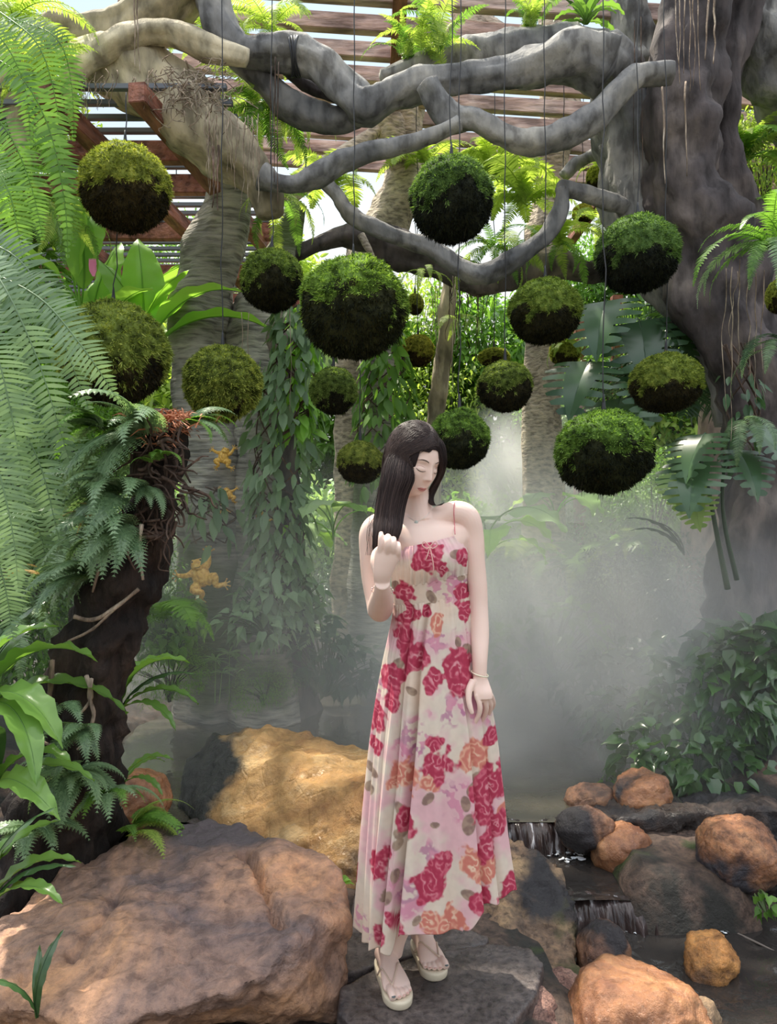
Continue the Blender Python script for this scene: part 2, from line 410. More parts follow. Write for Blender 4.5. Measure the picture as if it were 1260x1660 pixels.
top = [P(-60, 1540, 2.2), P(0, 1492, 2.4), P(60, 1440, 2.55), P(150, 1398, 2.65), P(240, 1338, 2.8), P(330, 1326, 2.85), P(420, 1345, 2.8), P(480, 1375, 2.7), P(535, 1395, 2.55), P(560, 1435, 2.42), P(566, 1500, 2.3)]
fr = [P(486, 1512, 2.15), P(410, 1592, 2.0), P(300, 1632, 1.93), P(150, 1675, 1.9), P(20, 1640, 1.95)]
hull_rock(top+fr+drop(top, -.12)+[Vector((p.x*.92+.0, p.y+.32, -.1)) for p in fr], .010,
          'huge pinkish brown boulder filling the lower left foreground', m_rock_pink, 3, 2, .028, 3.6, .005, cracks=[([P(395, 1388, 2.62), P(418, 1420, 2.50), P(432, 1455, 2.38), P(455, 1498, 2.22)], .014, .07), ([P(120, 1560, 2.15), P(175, 1510, 2.3), P(190, 1470, 2.45)], .02, .03), ([P(230, 1600, 2.02), P(330, 1560, 2.12), P(430, 1570, 2.05)], .012, .015)])
t2 = [P(288, 1310, 3.6), P(298, 1245, 3.75), P(330, 1197, 3.85), P(395, 1174, 3.8), P(470, 1184, 3.8), P(560, 1203, 3.75), P(640, 1215, 3.65), P(700, 1240, 3.5), P(420, 1250, 3.4), P(560, 1280, 3.2), P(660, 1300, 3.1),
      P(345, 1332, 3.32), P(450, 1378, 3.12), P(530, 1408, 2.98), P(600, 1415, 2.92), P(690, 1400, 2.95)]
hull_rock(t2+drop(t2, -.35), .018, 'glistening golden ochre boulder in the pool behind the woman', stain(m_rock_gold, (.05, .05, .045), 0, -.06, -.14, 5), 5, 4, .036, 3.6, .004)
t3 = [P(700, 1440, 3.0), P(745, 1392, 3.1), P(830, 1352, 3.1), P(880, 1372, 3.05), P(915, 1408, 3.0), P(935, 1460, 2.9), P(945, 1540, 2.72), P(935, 1592, 2.58), P(865, 1575, 2.6), P(800, 1490, 2.75), P(705, 1490, 2.85)]
hull_rock(t3+drop(t3, -.3), .015, 'rough brown and ochre boulder right of the woman behind the slab', m_rock_brown, 8, 4, .035, 5, .006)
# slate slabs
def slab(outl, z, thick, label, seed):
    pts = []
    for (px, py) in outl:
        yy = (CZ-z)*F/(py-830); pts.append(((px-630)/F*yy, yy))
    pts = np.array(pts); c = pts.mean(0)
    P2 = []
    for k, (x, y) in enumerate(pts):
        P2.append((x, y, z)); P2.append((c[0]+(x-c[0])*1.01, c[1]+(y-c[1])*1.01, z-thick*.5)); P2.append((c[0]+(x-c[0])*.95, c[1]+(y-c[1])*.95, z-thick))
    o = hull_rock([Vector(p) for p in P2], .010, label, m_slate, seed, 2, .005, 6, .001, name='stepping_slab'); o['category'] = 'stone slab'; return o
slab([(545, 1640), (552, 1600), (600, 1572), (700, 1545), (800, 1528), (860, 1535), (882, 1560), (870, 1610), (830, 1660), (780, 1700), (600, 1700)], 0, .09, 'large dark slate slab the woman stands on', 11)
slab([(556, 1580), (560, 1520), (575, 1440), (620, 1420), (690, 1470), (680, 1545), (600, 1568)], -.01, .07, 'grey slate slab behind the left foot and under the long back hem', 12)
slab([(690, 1545), (690, 1500), (740, 1498), (795, 1515), (790, 1528), (735, 1545)], -.012, .06, 'small slate piece between the right foot and the brown boulder', 13)
slab([(430, 1365), (300, 1330), (330, 1322), (470, 1352), (520, 1390), (480, 1400)], .05, .12, 'grey flat stone edge between the pink boulder and the golden boulder', 14)

def stone(px, py, w, h, Y, label, mat, seed, dz=None, tilt=0, amp=.09, facets=None):
    """rounded stream stone; w, h in pixels at depth Y; reaches a little below what is seen"""
    c = P(px, py, Y); rx, rz = w/2/F*Y, h/2/F*Y; ry = (rx+rz)*.55 if dz is None else dz
    rg = rng(seed); pts = []
    for k in range(60):
        d = nz(rg.normal(size=3)); s = (np.abs(d)**2.15).sum()**(-1/2.15)*rg.uniform(.92, 1.03)
        a = math.radians(tilt); x, z = d[0]*rx*s, d[2]*rz*s*(1.0 if d[2] > 0 else 1.35)
        pts.append(Vector((c.x+x*math.cos(a)-z*math.sin(a), c.y+d[1]*ry*s, c.z+x*math.sin(a)+z*math.cos(a))))
    return hull_rock(pts, .012, label, mat, seed, 8, (rx+rz)*.5*amp, 1.2/((rx+rz)*.5), .002)
stone(228, 1288, 106, 90, 3.35, 'small orange boulder with a chalky patch behind the fern stump', m_rock_gold if False else m_rock_wet, 21)
stone(955, 1295, 90, 50, 3.66, 'low flat brown stone at the edge of the pool', m_rock_wet2, 22)
stone(1040, 1286, 96, 86, 3.62, 'upright smooth brown stone under the leafy bush', m_rock_wet, 23, tilt=12)
stone(950, 1338, 104, 66, 3.36, 'flat reddish brown stone beside the pool lip', m_rock_wet2, 24)
stone(1008, 1372, 106, 80, 3.3, 'yellow brown wet stone in the middle of the stream', m_rock_wet, 25, tilt=-8)
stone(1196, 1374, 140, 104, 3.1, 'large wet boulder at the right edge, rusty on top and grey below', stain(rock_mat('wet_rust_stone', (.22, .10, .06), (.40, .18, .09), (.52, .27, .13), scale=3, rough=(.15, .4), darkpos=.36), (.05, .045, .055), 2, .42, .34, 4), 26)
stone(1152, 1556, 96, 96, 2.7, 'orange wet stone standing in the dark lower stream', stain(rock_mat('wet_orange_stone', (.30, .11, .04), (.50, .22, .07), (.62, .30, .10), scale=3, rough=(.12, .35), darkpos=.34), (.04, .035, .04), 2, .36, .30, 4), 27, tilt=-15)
stone(980, 1545, 94, 100, 2.72, 'round reddish brown stone between the boulder and the churning foam', m_rock_wet2, 28)
stone(1035, 1652, 245, 170, 2.28, 'broad orange brown stone at the bottom edge of the photo', m_rock_wet, 29, tilt=-8)
stone(1130, 1650, 90, 60, 2.3, 'small mossy brown stone behind the broad orange stone', m_rock_brown, 30)
stone(860, 1680, 120, 150, 2.28, 'crumbly pink stone under the right edge of the slate slab', m_gravel, 31, amp=.14)
stone(915, 1605, 90, 60, 2.5, 'pink brown rubble stone at the foot of the ochre boulder', m_gravel, 33, amp=.14)
stone(8, 1360, 90, 110, 2.9, 'small dark brown stone at the left edge behind the stump', m_rock_brown, 32)
tl = [P(1010, 1400, 3.35), P(1075, 1392, 3.4), P(1120, 1420, 3.3), P(1135, 1480, 3.05), P(1110, 1500, 2.98), P(1050, 1478, 3.0), P(1030, 1450, 3.08), P(985, 1430, 3.15)]
hull_rock(tl+drop(tl, -.4), .015, 'dark craggy ledge rock beside the small waterfall', m_rock_dark, 41, 2, .045, 7, .010, name='ledge_rock')
tl = [Vector((-.15, 3.34, .075)), Vector((.5, 3.34, .07)), Vector((.55, 3.50, .06)), Vector((.2, 3.56, .075)), Vector((-.2, 3.6, .07)), Vector((.1, 3.30, -.02)), Vector((.5, 3.30, -.04))]
hull_rock(tl+drop(tl, -.4), .015, 'dark wet rock sill holding back the pool behind the brown boulder', m_rock_dark, 43, 2, .03, 6, .008, name='rock_sill')
tl = [Vector((.84, 3.36, .06)), Vector((1.5, 3.38, .09)), Vector((2.0, 3.4, .09)), Vector((1.9, 3.7, .07)), Vector((1.0, 3.62, .05)), Vector((.88, 3.50, .05))]
hull_rock(tl+drop(tl, -.4), .015, 'dark wet rock sill under the flat brown stones right of the low cascade', m_rock_dark, 44, 2, .03, 6, .008, name='rock_sill')
tl = [P(1040, 1370, 3.6), P(1100, 1330, 3.9), P(1180, 1310, 3.95), P(1262, 1320, 3.7), P(1262, 1350, 3.5), P(1100, 1400, 3.4)]
hull_rock(tl+drop(tl, -.4), .02, 'low brown earthy rock shelf under the leafy bush', rock_mat('muddy_stone', (.05, .035, .03), (.11, .07, .06), (.18, .12, .1), scale=4, rough=(.4, .8)), 42, 2, .05, 5, .010, name='rock_shelf')

# ------------------------------------------------------------ trees
m_bark_grey = bark_mat('grey_bark', (.10, .10, .105), (.21, .205, .205), (.36, .34, .31), 2.2)
m_bark_dark = bark_mat('dark_bark', (.035, .03, .032), (.085, .07, .072), (.19, .155, .14), 2.0)
m_bark_pale = bark_mat('pale_bark', (.28, .23, .18), (.48, .41, .33), (.66, .58, .47), 2.4, stretch=(1, 1, 2.4))
m_bark_tan = bark_mat('tan_bark', (.20, .17, .11), (.42, .36, .25), (.62, .54, .40), 2.0)
m_bark_ring = bark_mat('ringed_bark', (.20, .19, .17), (.36, .34, .31), (.50, .47, .42), 2.0, stretch=(.5, .5, 3.2), moss=(.10, .13, .05))

def limb(name, rows, Y, mat, parent, seed, seg=22, ridge=.10, bump=.30, bs=5.0, res=8, taper=None, flat=1.0, dark=None):
    """rows of (px, py, radius px[, Y])"""
    pts, rad = [], []
    for r in rows:
        y = r[3] if len(r) > 3 else Y
        pts.append(P(r[0], r[1], y)); rad.append(r[2]/F*y)
    v, q = tube(pts, rad, seg, res, ridge, 5, bump, bs, seed, flat)
    return world_child(name, npmesh(name, v, q, mat=mat), mat, parent)

big = empty('banyan_tree', P(1215, 1100, 4.6), 'huge twisted banyan tree on the right with grey limbs crossing the top of the view', 'tree')
limb('trunk', [(1150, -160, 60), (1130, 0, 50), (1112, 90, 54), (1105, 180, 60), (1108, 260, 58), (1112, 330, 62), (1140, 400, 66), (1172, 480, 66), (1200, 560, 58), (1222, 650, 52), (1232, 760, 55), (1215, 860, 52), (1222, 950, 60), (1210, 1050, 78), (1205, 1130, 100)], 4.4, m_bark_dark, big, 1, 40, .11, .30, 4)
limb('trunk', [(1205, -160, 40), (1188, 0, 42), (1168, 120, 34), (1162, 220, 32), (1180, 310, 38), (1215, 410, 44), (1245, 520, 50), (1265, 640, 60), (1280, 780, 66), (1275, 950, 80), (1290, 1120, 100)], 4.65, m_bark_dark, big, 2, 36, .16, .30, 4)
limb('trunk', [(960, 85, 44, 4.5), (1000, 130, 52, 4.6), (1022, 200, 58, 4.7), (1045, 290, 66, 4.7), (1075, 380, 74, 4.65), (1130, 470, 60, 4.6), (1170, 560, 45, 4.6), (1200, 680, 40, 4.55)], 4.6, m_bark_grey, big, 3, 36, .12, .25, 4)
limb('branch', [(348, -60, 28), (345, 0, 26), (362, 50, 25), (400, 84, 25), (440, 88, 28), (490, 90, 27), (530, 115, 26), (565, 150, 28), (592, 172, 32), (640, 152, 24), (700, 135, 24), (760, 128, 22), (820, 120, 24), (880, 105, 34), (940, 92, 42), (985, 110, 44)], 4.2, m_bark_grey, big, 4, 28, .10, .22, 6)
limb('branch', [(620, 125, 12, 4.4), (700, 105, 22, 4.5), (780, 85, 26, 4.5), (850, 72, 26, 4.5), (920, 70, 30, 4.5), (970, 90, 36, 4.5)], 4.5, m_bark_grey, big, 5, 22, .10, .25, 6)
limb('branch', [(380, 95, 18), (425, 130, 20), (465, 168, 22), (510, 190, 22), (555, 195, 20), (600, 172, 20)], 4.3, m_bark_grey, big, 6, 22, .08, .2, 6)
limb('branch', [(455, 110, 6), (500, 140, 9), (545, 160, 8), (585, 170, 10)], 4.35, m_bark_dark, big, 7, 16, .12, .3, 10)
limb('branch', [(694, 136, 20), (712, 168, 21), (736, 192, 22), (772, 196, 19), (815, 218, 20), (860, 231, 21), (910, 222, 22), (955, 198, 21), (990, 165, 20), (1020, 133, 20), (1045, 121, 19), (1090, 119, 16)], 4.1, m_bark_grey, big, 8, 24, .08, .22, 6)
limb('branch', [(745, 200, 14), (705, 218, 13), (650, 235, 14), (595, 248, 15), (555, 262, 17), (520, 282, 20), (485, 298, 16), (450, 296, 14), (425, 285, 20)], 4.05, m_bark_grey, big, 9, 22, .08, .22, 6)
limb('branch', [(524, 288, 10), (545, 315, 11), (565, 345, 12), (600, 366, 13), (650, 386, 12), (700, 402, 13), (740, 430, 15), (775, 445, 18), (805, 438, 17), (850, 410, 14), (890, 378, 13), (908, 340, 13), (912, 305, 10)], 4.3, m_bark_grey, big, 10, 20, .10, .25, 8)
limb('branch', [(908, 304, 11, 4.3), (950, 315, 13, 4.4), (1000, 330, 15, 4.5), (1050, 345, 18, 4.6)], 4.4, m_bark_grey, big, 11, 18, .10, .25, 8)
limb('branch', [(915, 285, 10, 5.2), (935, 265, 11, 5.2), (975, 248, 12, 5.1), (1020, 240, 14, 4.9)], 5.1, m_bark_grey, big, 12, 16, .08, .25, 8)
limb('branch', [(440, 425, 6), (490, 408, 12), (545, 385, 16), (600, 385, 26), (650, 408, 26), (710, 430, 24), (780, 452, 26), (850, 440, 28), (900, 432, 24), (960, 440, 18), (1040, 420, 24)], 5.4, m_bark_dark, big, 13, 24, .12, .3, 5)
limb('branch', [(585, 380, 6), (596, 400, 6), (607, 420, 4)], 4.5, m_bark_pale, big, 14, 12, .1, .2, 8)
limb('branch', [(1012, -30, 24), (1018, 20, 30), (1022, 70, 32), (1030, 115, 40)], 4.9, m_bark_grey, big, 15, 24, .14, .25, 6)

log = empty('fallen_trunk', P(1240, 60, 4.9), 'weathered diagonal trunk with twisted grain in the top right corner', 'tree trunk')
limb('trunk', [(1170, -80, 40), (1200, 0, 50), (1235, 70, 60), (1275, 130, 60), (1330, 200, 60)], 4.9, m_bark_grey, log, 21, 32, .16, .25, 7)

left = empty('driftwood_tree', P(345, 1090, 5.3), 'pale ringed tree with a hollow arching limb on the upper left', 'tree')
limb('trunk', [(392, 235, 32, 4.9), (378, 300, 34, 5.0), (362, 370, 42, 5.1), (340, 440, 46, 5.2), (325, 510, 46, 5.3), (322, 580, 44, 5.3), (330, 660, 52, 5.3), (345, 740, 54, 5.3), (350, 850, 56, 5.3), (345, 960, 52, 5.3), (342, 1060, 54, 5.3), (340, 1120, 60, 5.3), (338, 1240, 66, 5.3)], 5.2, m_bark_ring, left, 22, 34, .08, .18, 3)
limb('branch', [(118, 95, 30), (165, 105, 42), (220, 125, 52), (275, 160, 54), (320, 200, 54), (365, 240, 48), (405, 275, 36), (430, 310, 26), (440, 350, 18)], 4.2, m_bark_tan, left, 23, 32, .10, .28, 3.5)
limb('branch', [(105, 165, 12), (120, 120, 18), (160, 88, 20), (205, 62, 22), (255, 52, 22), (300, 62, 20), (345, 80, 18), (400, 95, 14)], 4.05, m_bark_tan, left, 24, 24, .10, .28, 4)
limb('branch', [(90, 45, 22), (150, 55, 28), (215, 40, 34), (275, 12, 38), (320, -40, 40)], 4.3, m_bark_tan, left, 25, 28, .10, .25, 4)
limb('branch', [(-40, 130, 30), (20, 110, 34), (80, 60, 30), (130, 50, 24)], 4.3, m_bark_tan, left, 26, 24, .10, .3, 4)
limb('branch', [(60, 260, 24), (45, 200, 34), (30, 140, 44)], 4.3, m_bark_tan, left, 27, 24, .10, .3, 4)

kk = empty('ivy_trunk', P(440, 1080, 5.2), 'dark leaning trunk hung with vines left of the centre ball', 'tree')
limb('trunk', [(480, 330, 14, 5.4), (455, 420, 26, 5.4), (420, 500, 46, 5.4), (405, 560, 40, 5.3), (418, 650, 36, 5.2), (420, 800, 36, 5.2), (425, 950, 40, 5.2), (430, 1100, 60, 5.2), (430, 1240, 70, 5.2)], 5.2, m_bark_ring, kk, 31, 28, .10, .25, 4)
limb('trunk', [(455, 540, 28), (452, 640, 34), (450, 800, 36), (455, 960, 40), (460, 1100, 50), (462, 1240, 60)], 5.3, m_bark_dark, kk, 32, 26, .12, .25, 4)
k3 = empty('slim_trunk', P(605, 1090, 5.9), 'grey upright trunk behind the big centre moss ball', 'tree')
limb('trunk', [(608, 470, 22), (610, 560, 26), (612, 680, 24), (602, 760, 26), (598, 900, 30), (598, 1110, 36)], 5.9, m_bark_ring, k3, 33, 22, .10, .25, 5)
k4 = empty('thin_trunk', P(705, 1000, 6.3), 'thin tan trunk right of the centre moss ball', 'tree')
limb('trunk', [(738, 430, 13), (724, 500, 14), (722, 560, 13), (712, 630, 13), (704, 700, 13), (700, 900, 16), (700, 1060, 18)], 6.3, m_bark_tan, k4, 34, 16, .10, .25, 6)
post = empty('curved_pale_trunk', P(560, 900, 6.2), 'pale curved trunk with a sawn stub rising behind the branches', 'tree')
limb('trunk', [(690, 60, 22), (668, 150, 30), (655, 220, 32), (655, 290, 32), (635, 350, 34), (600, 420, 36), (580, 560, 34), (575, 800, 34), (575, 1080, 40)], 6.2, m_bark_pale, post, 35, 26, .10, .22, 4)
limb('branch_stub', [(650, 270, 20), (640, 225, 24), (632, 196, 27)], 6.1, m_bark_pale, post, 36, 18, .08, .15, 5)
limb('branch', [(625, 200, 8, 6.1), (560, 250, 14, 5.9), (500, 290, 18, 5.8), (460, 320, 18, 5.7)], 5.9, m_bark_pale, post, 37, 18, .08, .2, 5)
p2 = empty('pale_post_trunk', P(890, 900, 6.6), 'knobbly pale trunk rising between the branches right of centre', 'tree')
limb('trunk', [(895, -30, 20), (897, 60, 22), (900, 140, 25), (908, 190, 30), (895, 260, 24), (893, 330, 28), (880, 400, 32), (880, 560, 30), (880, 1060, 34)], 6.6, m_bark_pale, p2, 38, 24, .10, .25, 5)
p3 = empty('pale_leaning_trunk', P(780, 120, 5.4), 'short pale trunk leaning down onto the limb at the top centre', 'tree trunk')
limb('trunk', [(725, -60, 22), (750, 0, 24), (775, 45, 26), (820, 80, 28)], 5.4, m_bark_pale, p3, 39, 22, .12, .25, 5)
p4 = empty('reddish_trunk', P(1150, 1090, 5.6), 'pale pinkish trunk half hidden behind the dark banyan trunk', 'tree')
limb('trunk', [(1165, 480, 30), (1172, 600, 34), (1168, 720, 38), (1150, 860, 40), (1150, 1100, 50)], 5.6, bark_mat('pink_bark', (.20, .14, .12), (.34, .25, .22), (.5, .38, .33), 2.5), p4, 40, 22, .1, .25, 5)
p5 = empty('far_palm_trunk', P(1190, 500, 7.0), 'pale trunk with a dark box strapped to it in the gap at the upper right', 'tree')
limb('trunk', [(1185, 60, 22), (1188, 200, 24), (1190, 330, 24), (1200, 500, 24), (1200, 900, 26)], 7.0, m_bark_pale, p5, 41, 20, .06, .15, 5)
def box(c, r, rz=0, bev=.006, name='box'):
    bm = bmesh.new(); bmesh.ops.create_cube(bm, size=2)
    for v in bm.verts: v.co = Vector((v.co.x*r[0], v.co.y*r[1], v.co.z*r[2]))
    if bev: bmesh.ops.bevel(bm, geom=bm.edges[:], offset=bev, segments=2, affect='EDGES')
    me = bpy.data.meshes.new(name); bm.to_mesh(me); bm.free()
    R_ = Matrix.Rotation(rz, 4, 'Z'); me.transform(Matrix.Translation(Vector(c)) @ R_); return me
bx = P(1186, 195, 6.7); bb = empty('equipment_box', bx, 'dark blue grey box on the far trunk at the upper right', 'box')
mb = plain('grey_blue_paint', (.10, .12, .16), .5)
world_child('case', box(bx, (.10, .07, .15), .1, .008), mb, bb)
for k in range(3):
    world_child('strap', box(bx+Vector((0, -.005, .07-.06*k)), (.102, .072, .004), .1, .001), plain('strap_grey', (.3, .3, .3), .5), bb)

# ------------------------------------------------------------ pergola
m_wood = bark_mat('weathered_beam', (.32, .21, .18), (.48, .34, .30), (.62, .48, .43), 3, stretch=(.2, 1, 1), rough=.7)
m_red = bark_mat('red_brown_beam', (.20, .075, .05), (.30, .12, .085), (.40, .18, .13), 3, stretch=(1, .2, 1), rough=.6)
m_slat = plain('grey_slat', (.14, .15, .18), .5)
perg = empty('pergola', (1.0, 6, 4.6), 'weathered slatted timber pergola roof over the top of the view', 'pergola')
for k in range(9):
    yy = 4.98+.30*k; z = 4.55
    b = link('beam', box((0, 0, 0), (4.4, .035, .055), 0, .004), m_wood, perg)
    b.location = (1.6, yy-6, z-4.6); b.rotation_euler = (0, .045, .035)
for xx in (.03, 2.2, 3.6):
    b = link('rafter', box((0, 0, 0), (.045, 2.2, .06), 0, .004), m_red, perg); b.location = (xx-1.0, .9, .02); b.rotation_euler = (0, 0, .02)
lperg = empty('slatted_roof', (-2.0, 5.5, 3.6), 'slatted roof of red beams and grey slats behind the left moss ball', 'pergola')
for k in range(26):
    yy = 4.05+.155*k
    b = link('slat', box((0, 0, 0), (1.7, .018, .014), 0, .002), m_slat, lperg); b.location = (-.55, yy-5.5, .03)
for yy in (4.6, 5.05, 5.9, 6.9, 7.8):
    b = link('beam', box((0, 0, 0), (1.6, .035, .06), 0, .004), m_red, lperg); b.location = (-.5, yy-5.5, -.06)
for x0, x1 in ((-1.72, -1.2), (-1.25, -.72), (-2.6, -2.2)):
    b = link('rafter', box((0, 0, 0), (.045, 2.1, .05), 0, .004), m_red, lperg); b.location = ((x0+x1)/2+2.0, .4, -.12); b.rotation_euler = (0, 0, -math.atan2(x1-x0, 4.2))
for px, y0, y1, YY in ((868, 555, 700, 7.6), (896, 570, 760, 7.2), (940, 520, 700, 7.5), (1000, 480, 620, 7.6)):
    a, b_ = P(px, y0, YY), P(px, 950, YY)
    o = link('red_post', box((0, 0, (a.z-b_.z)/2), (.05, .05, (a.z-b_.z)/2), 0, .004), m_red); o.location = (a.x, YY, b_.z)
    tag(o, {868: 'leftmost red brown post behind the moss balls', 896: 'red brown post second from the left behind the moss balls', 940: 'red brown post just right of the hanging fern ball', 1000: 'red brown post behind the large split leaves'}[px], 'post')
lb = P(286, 308, 5.6); l = empty('roof_lamp', lb, 'small pale cylindrical lamp under the slatted roof on the left', 'lamp')
v, q = tube([lb+Vector((0, 0, .05)), lb, lb-Vector((0, 0, .04))], [.028, .03, .034], 16); world_child('lamp_housing', npmesh('h', v, q), plain('lamp_grey', (.55, .58, .6), .4), l)
v, q = tube([lb+Vector((0, 0, .3)), lb+Vector((0, 0, .05))], [.004, .004], 6); world_child('cable', npmesh('c', v, q), plain('cable_black', (.02, .02, .02), .5), l)
# ------------------------------------------------------------ moss balls
def moss_mat(name, lo, mid, hi):
    m = M(name); n = N(m); g = n('NewGeometry'); oi = n('ObjectInfo')
    t = tex(n, 'Noise', 5, 6)
    a = n('Math'); a.operation = 'MULTIPLY_ADD'; n.l(g.outputs['Random Per Island'], a.inputs[0]); a.inputs[1].default_value = .45
    n.l(t.outputs[0], a.inputs[2])
    c = ramp(n, a.outputs[0], [(.42, lo), (.7, mid), (.98, hi)])
    c = mix(n, 1.0, c, oi.outputs['Color'], 'MULTIPLY')
    p, o = finish(n, c, .75, spec=.15)
    tr = n('BsdfTranslucent'); n.l(mix(n, 1.0, c, (1.3, 1.4, .7), 'MULTIPLY'), tr.inputs[0])
    ms = n('MixShader'); ms.inputs[0].default_value = .3
    n.l(p.outputs[0], ms.inputs[1]); n.l(tr.outputs[0], ms.inputs[2]); n.l(ms.outputs[0], o.inputs[0]); return m
m_moss = moss_mat('green_moss', (.035, .05, .012), (.19, .25, .065), (.44, .48, .15))
m_peat = moss_mat('dark_peat', (.007, .007, .007), (.02, .019, .016), (.05, .042, .024))
m_wire = plain('black_wire', (.02, .02, .025), .5)

def sphere_pts(n, seed):
    d = nz(rng(seed).normal(size=(n, 3))); return d
def moss_meshes(seed, edge, nb=17000):
    """unit ball of dark peat and its cover of living moss above a ragged edge"""
    def disp(d): return 1+vnoise(d, 2.2, seed, 3)*.06+vnoise(d, 7, seed+1, 2)*.03
    bm = bmesh.new(); bmesh.ops.create_icosphere(bm, subdivisions=5, radius=1); me = bpy.data.meshes.new('core'); bm.to_mesh(me); bm.free()
    X = coords_of(me); X = X*disp(X)[:, None]*.97; me2 = me; set_coords(me2, X)
    for p in me2.polygons: p.use_smooth = True
    d = sphere_pts(nb, seed+2); r = disp(d)
    e = d[:, 2]+vnoise(d, 1.8, seed+9, 3)*.55+vnoise(d, 7, seed+4, 2)*.22
    rg = rng(seed+3); clump = vnoise(d, 9, seed+7, 2)
    top = e > edge; out = []
    for sel, L0 in ((top, .075), (~top, .065)):
        dd = d[sel]; k = len(dd); base = dd*(r[sel]*.955)[:, None]
        j = dd+rg.normal(size=(k, 3))*.55+np.array((0, 0, .05 if sel is top else -.5))
        L = L0*(1+.6*clump[sel])*rg.uniform(.6, 1.5, k); nr = rg.normal(size=(k, 3))
        out.append(leaflets(base, j, nr, L, rg.uniform(.014, .026, k), (.7, 1, .15), .25, 1))
    core = (X, np.zeros((0, 4), int))
    T = np.array([p.vertices[:] for p in me2.polygons])
    v, q = out[1]; peat = npmesh('peat_core', np.vstack([X, v]), q+len(X), T=T, mat=m_peat)
    # a closed green skin under the blades so that the cover is dense
    ex = X/np.linalg.norm(X, axis=1, keepdims=True)
    ee = ex[:, 2]+vnoise(ex, 1.8, seed+9, 3)*.55+vnoise(ex, 7, seed+4, 2)*.22
    keep = np.all(ee[T] > edge, 1); used = np.unique(T[keep]); mp = -np.ones(len(X), int); mp[used] = np.arange(len(used))
    v, q = out[0]; sk = X[used]*1.006
    cover = npmesh('moss_cover', np.vstack([sk, v]), q+len(sk), T=mp[T[keep]], mat=m_moss)
    return peat, cover
moss_var = [moss_meshes(51, -.50), moss_meshes(61, -.30), moss_meshes(71, -.12), moss_meshes(81, -.95)]
def cord(name, a, b, r, parent, seed, wob=.004, mat=None, seg=5):
    n = max(4, int((b-a).length/.12)); rg = rng(seed)
    pts = [a.lerp(b, i/n)+Vector((rg.normal()*wob, rg.normal()*wob, 0))*(0 if i in (0, n) else 1) for i in range(n+1)]
    v, q = tube(pts, [r]*(n+1), seg, 2); me = npmesh(name, v, q)
    return world_child(name, me, mat or m_wire, parent)
def moss_ball(px, py, rw, rh, Y, var, label, tint=(1, 1, 1), seed=0, top=-20, topx=None, drip=0, group='hanging moss balls'):
    c = P(px, py, Y); rx, rz = rw/F*Y*.955, rh/F*Y*.955
    e = empty('moss_ball', c, label, 'moss ball', group)
    pe, co = moss_var[var]; rg = rng(seed+100); a = rg.uniform(0, 6.28)
    for nm, me in (('peat_core', pe), ('moss_cover', co)):
        o = link(nm, me, None, e, rot=(0, 0, a), scale=(rx, rx, rz)); o.color = (*tint, 1)
    top_z = c+Vector((0, 0, rz*.98)); t = P(topx or px+rg.uniform(-4, 4), top, Y); t.y = Y
    cord('hanging_wire', top_z, Vector((c.x+(t.x-c.x)*.6, Y, t.z)), .0028 if Y < 4.2 else .0035, e, seed)
    v, q = tube([top_z-Vector((0, 0, .02)), top_z+Vector((0, 0, .03)), top_z+Vector((0, 0, .07))], [.011, .008, .003], 8, 2)
    world_child('wire_knot', npmesh('k', v, q), m_wire, e)
    if drip:
        k = 26; ang = rg.uniform(0, 6.28, k); rr = np.sqrt(rg.uniform(0, 1, k))*rx*.7
        base = np.stack([c.x+np.cos(ang)*rr, c.y+np.sin(ang)*rr, c.z-rz*np.sqrt(np.maximum(.02, 1-(rr/rx)**2))*.95], 1)
        v, q = leaflets(base, np.tile((0, 0, -1.0), (k, 1))+rg.normal(size=(k, 3))*.15, rg.normal(size=(k, 3)), rg.uniform(.02, .06, k), .003, (1, .8, .3), 0, 1)
        world_child('root_fringe', npmesh('rf', v, q), m_peat, e)
    return e
DK, MD, YL = (.75, .8, .8), (1, 1, 1), (1.55, 1.35, .9)
moss_ball(203, 304, 75, 71, 3.35, 1, 'yellow green topped moss ball at the upper left before the slatted roof', (1.35, 1.2, .8), 1, top=150, topx=206)
moss_ball(184, 572, 92, 87, 3.5, 0, 'large moss ball at the left half covered by a hanging fern frond', (1.25, 1.2, .95), 2, top=375, topx=194)
moss_ball(361, 621, 66, 64, 3.6, 3, 'olive moss ball hanging above the yellow frog and right of the fern stump', (1.15, 1.1, .8), 3)
moss_ball(441, 454, 53, 53, 3.9, 2, 'moss ball touching the left edge of the big centre one', (.85, .95, .7), 4)
moss_ball(573, 499, 91, 85, 3.6, 2, 'biggest moss ball in the centre, bright green cap over a black underside', (1.0, 1.25, .8), 5, drip=1)
moss_ball(541, 633, 40, 40, 4.3, 0, 'small moss ball straight below the big centre one', (.8, .9, .8), 6, top=580)
moss_ball(584, 749, 39, 36, 3.9, 1, 'small moss ball just left of the head of the woman', (1.0, .95, .7), 7, top=600)
moss_ball(732, 323, 70, 72, 3.5, 2, 'dark round moss ball hanging high in the centre under the forked branch', (.6, .8, .75), 8, drip=1)
moss_ball(745, 711, 51, 51, 3.5, 2, 'moss ball directly behind the right side of the head of the woman', (.7, .95, .65), 9)
moss_ball(819, 626, 47, 43, 3.8, 2, 'flattened moss ball second to the right above the head of the woman', (.9, .95, .75), 10)
moss_ball(884, 504, 61, 55, 3.9, 1, 'knobbly moss ball between the hanging ferns right of centre', (.9, 1.0, .7), 11)
moss_ball(1034, 411, 69, 64, 3.7, 1, 'dark moss ball hanging against the grey leaning limb on the right', (.55, .75, .75), 12)
moss_ball(1080, 620, 60, 50, 3.8, 1, 'flattened moss ball with yellow green tips right of the split leaves', (1.0, 1.0, .7), 13)
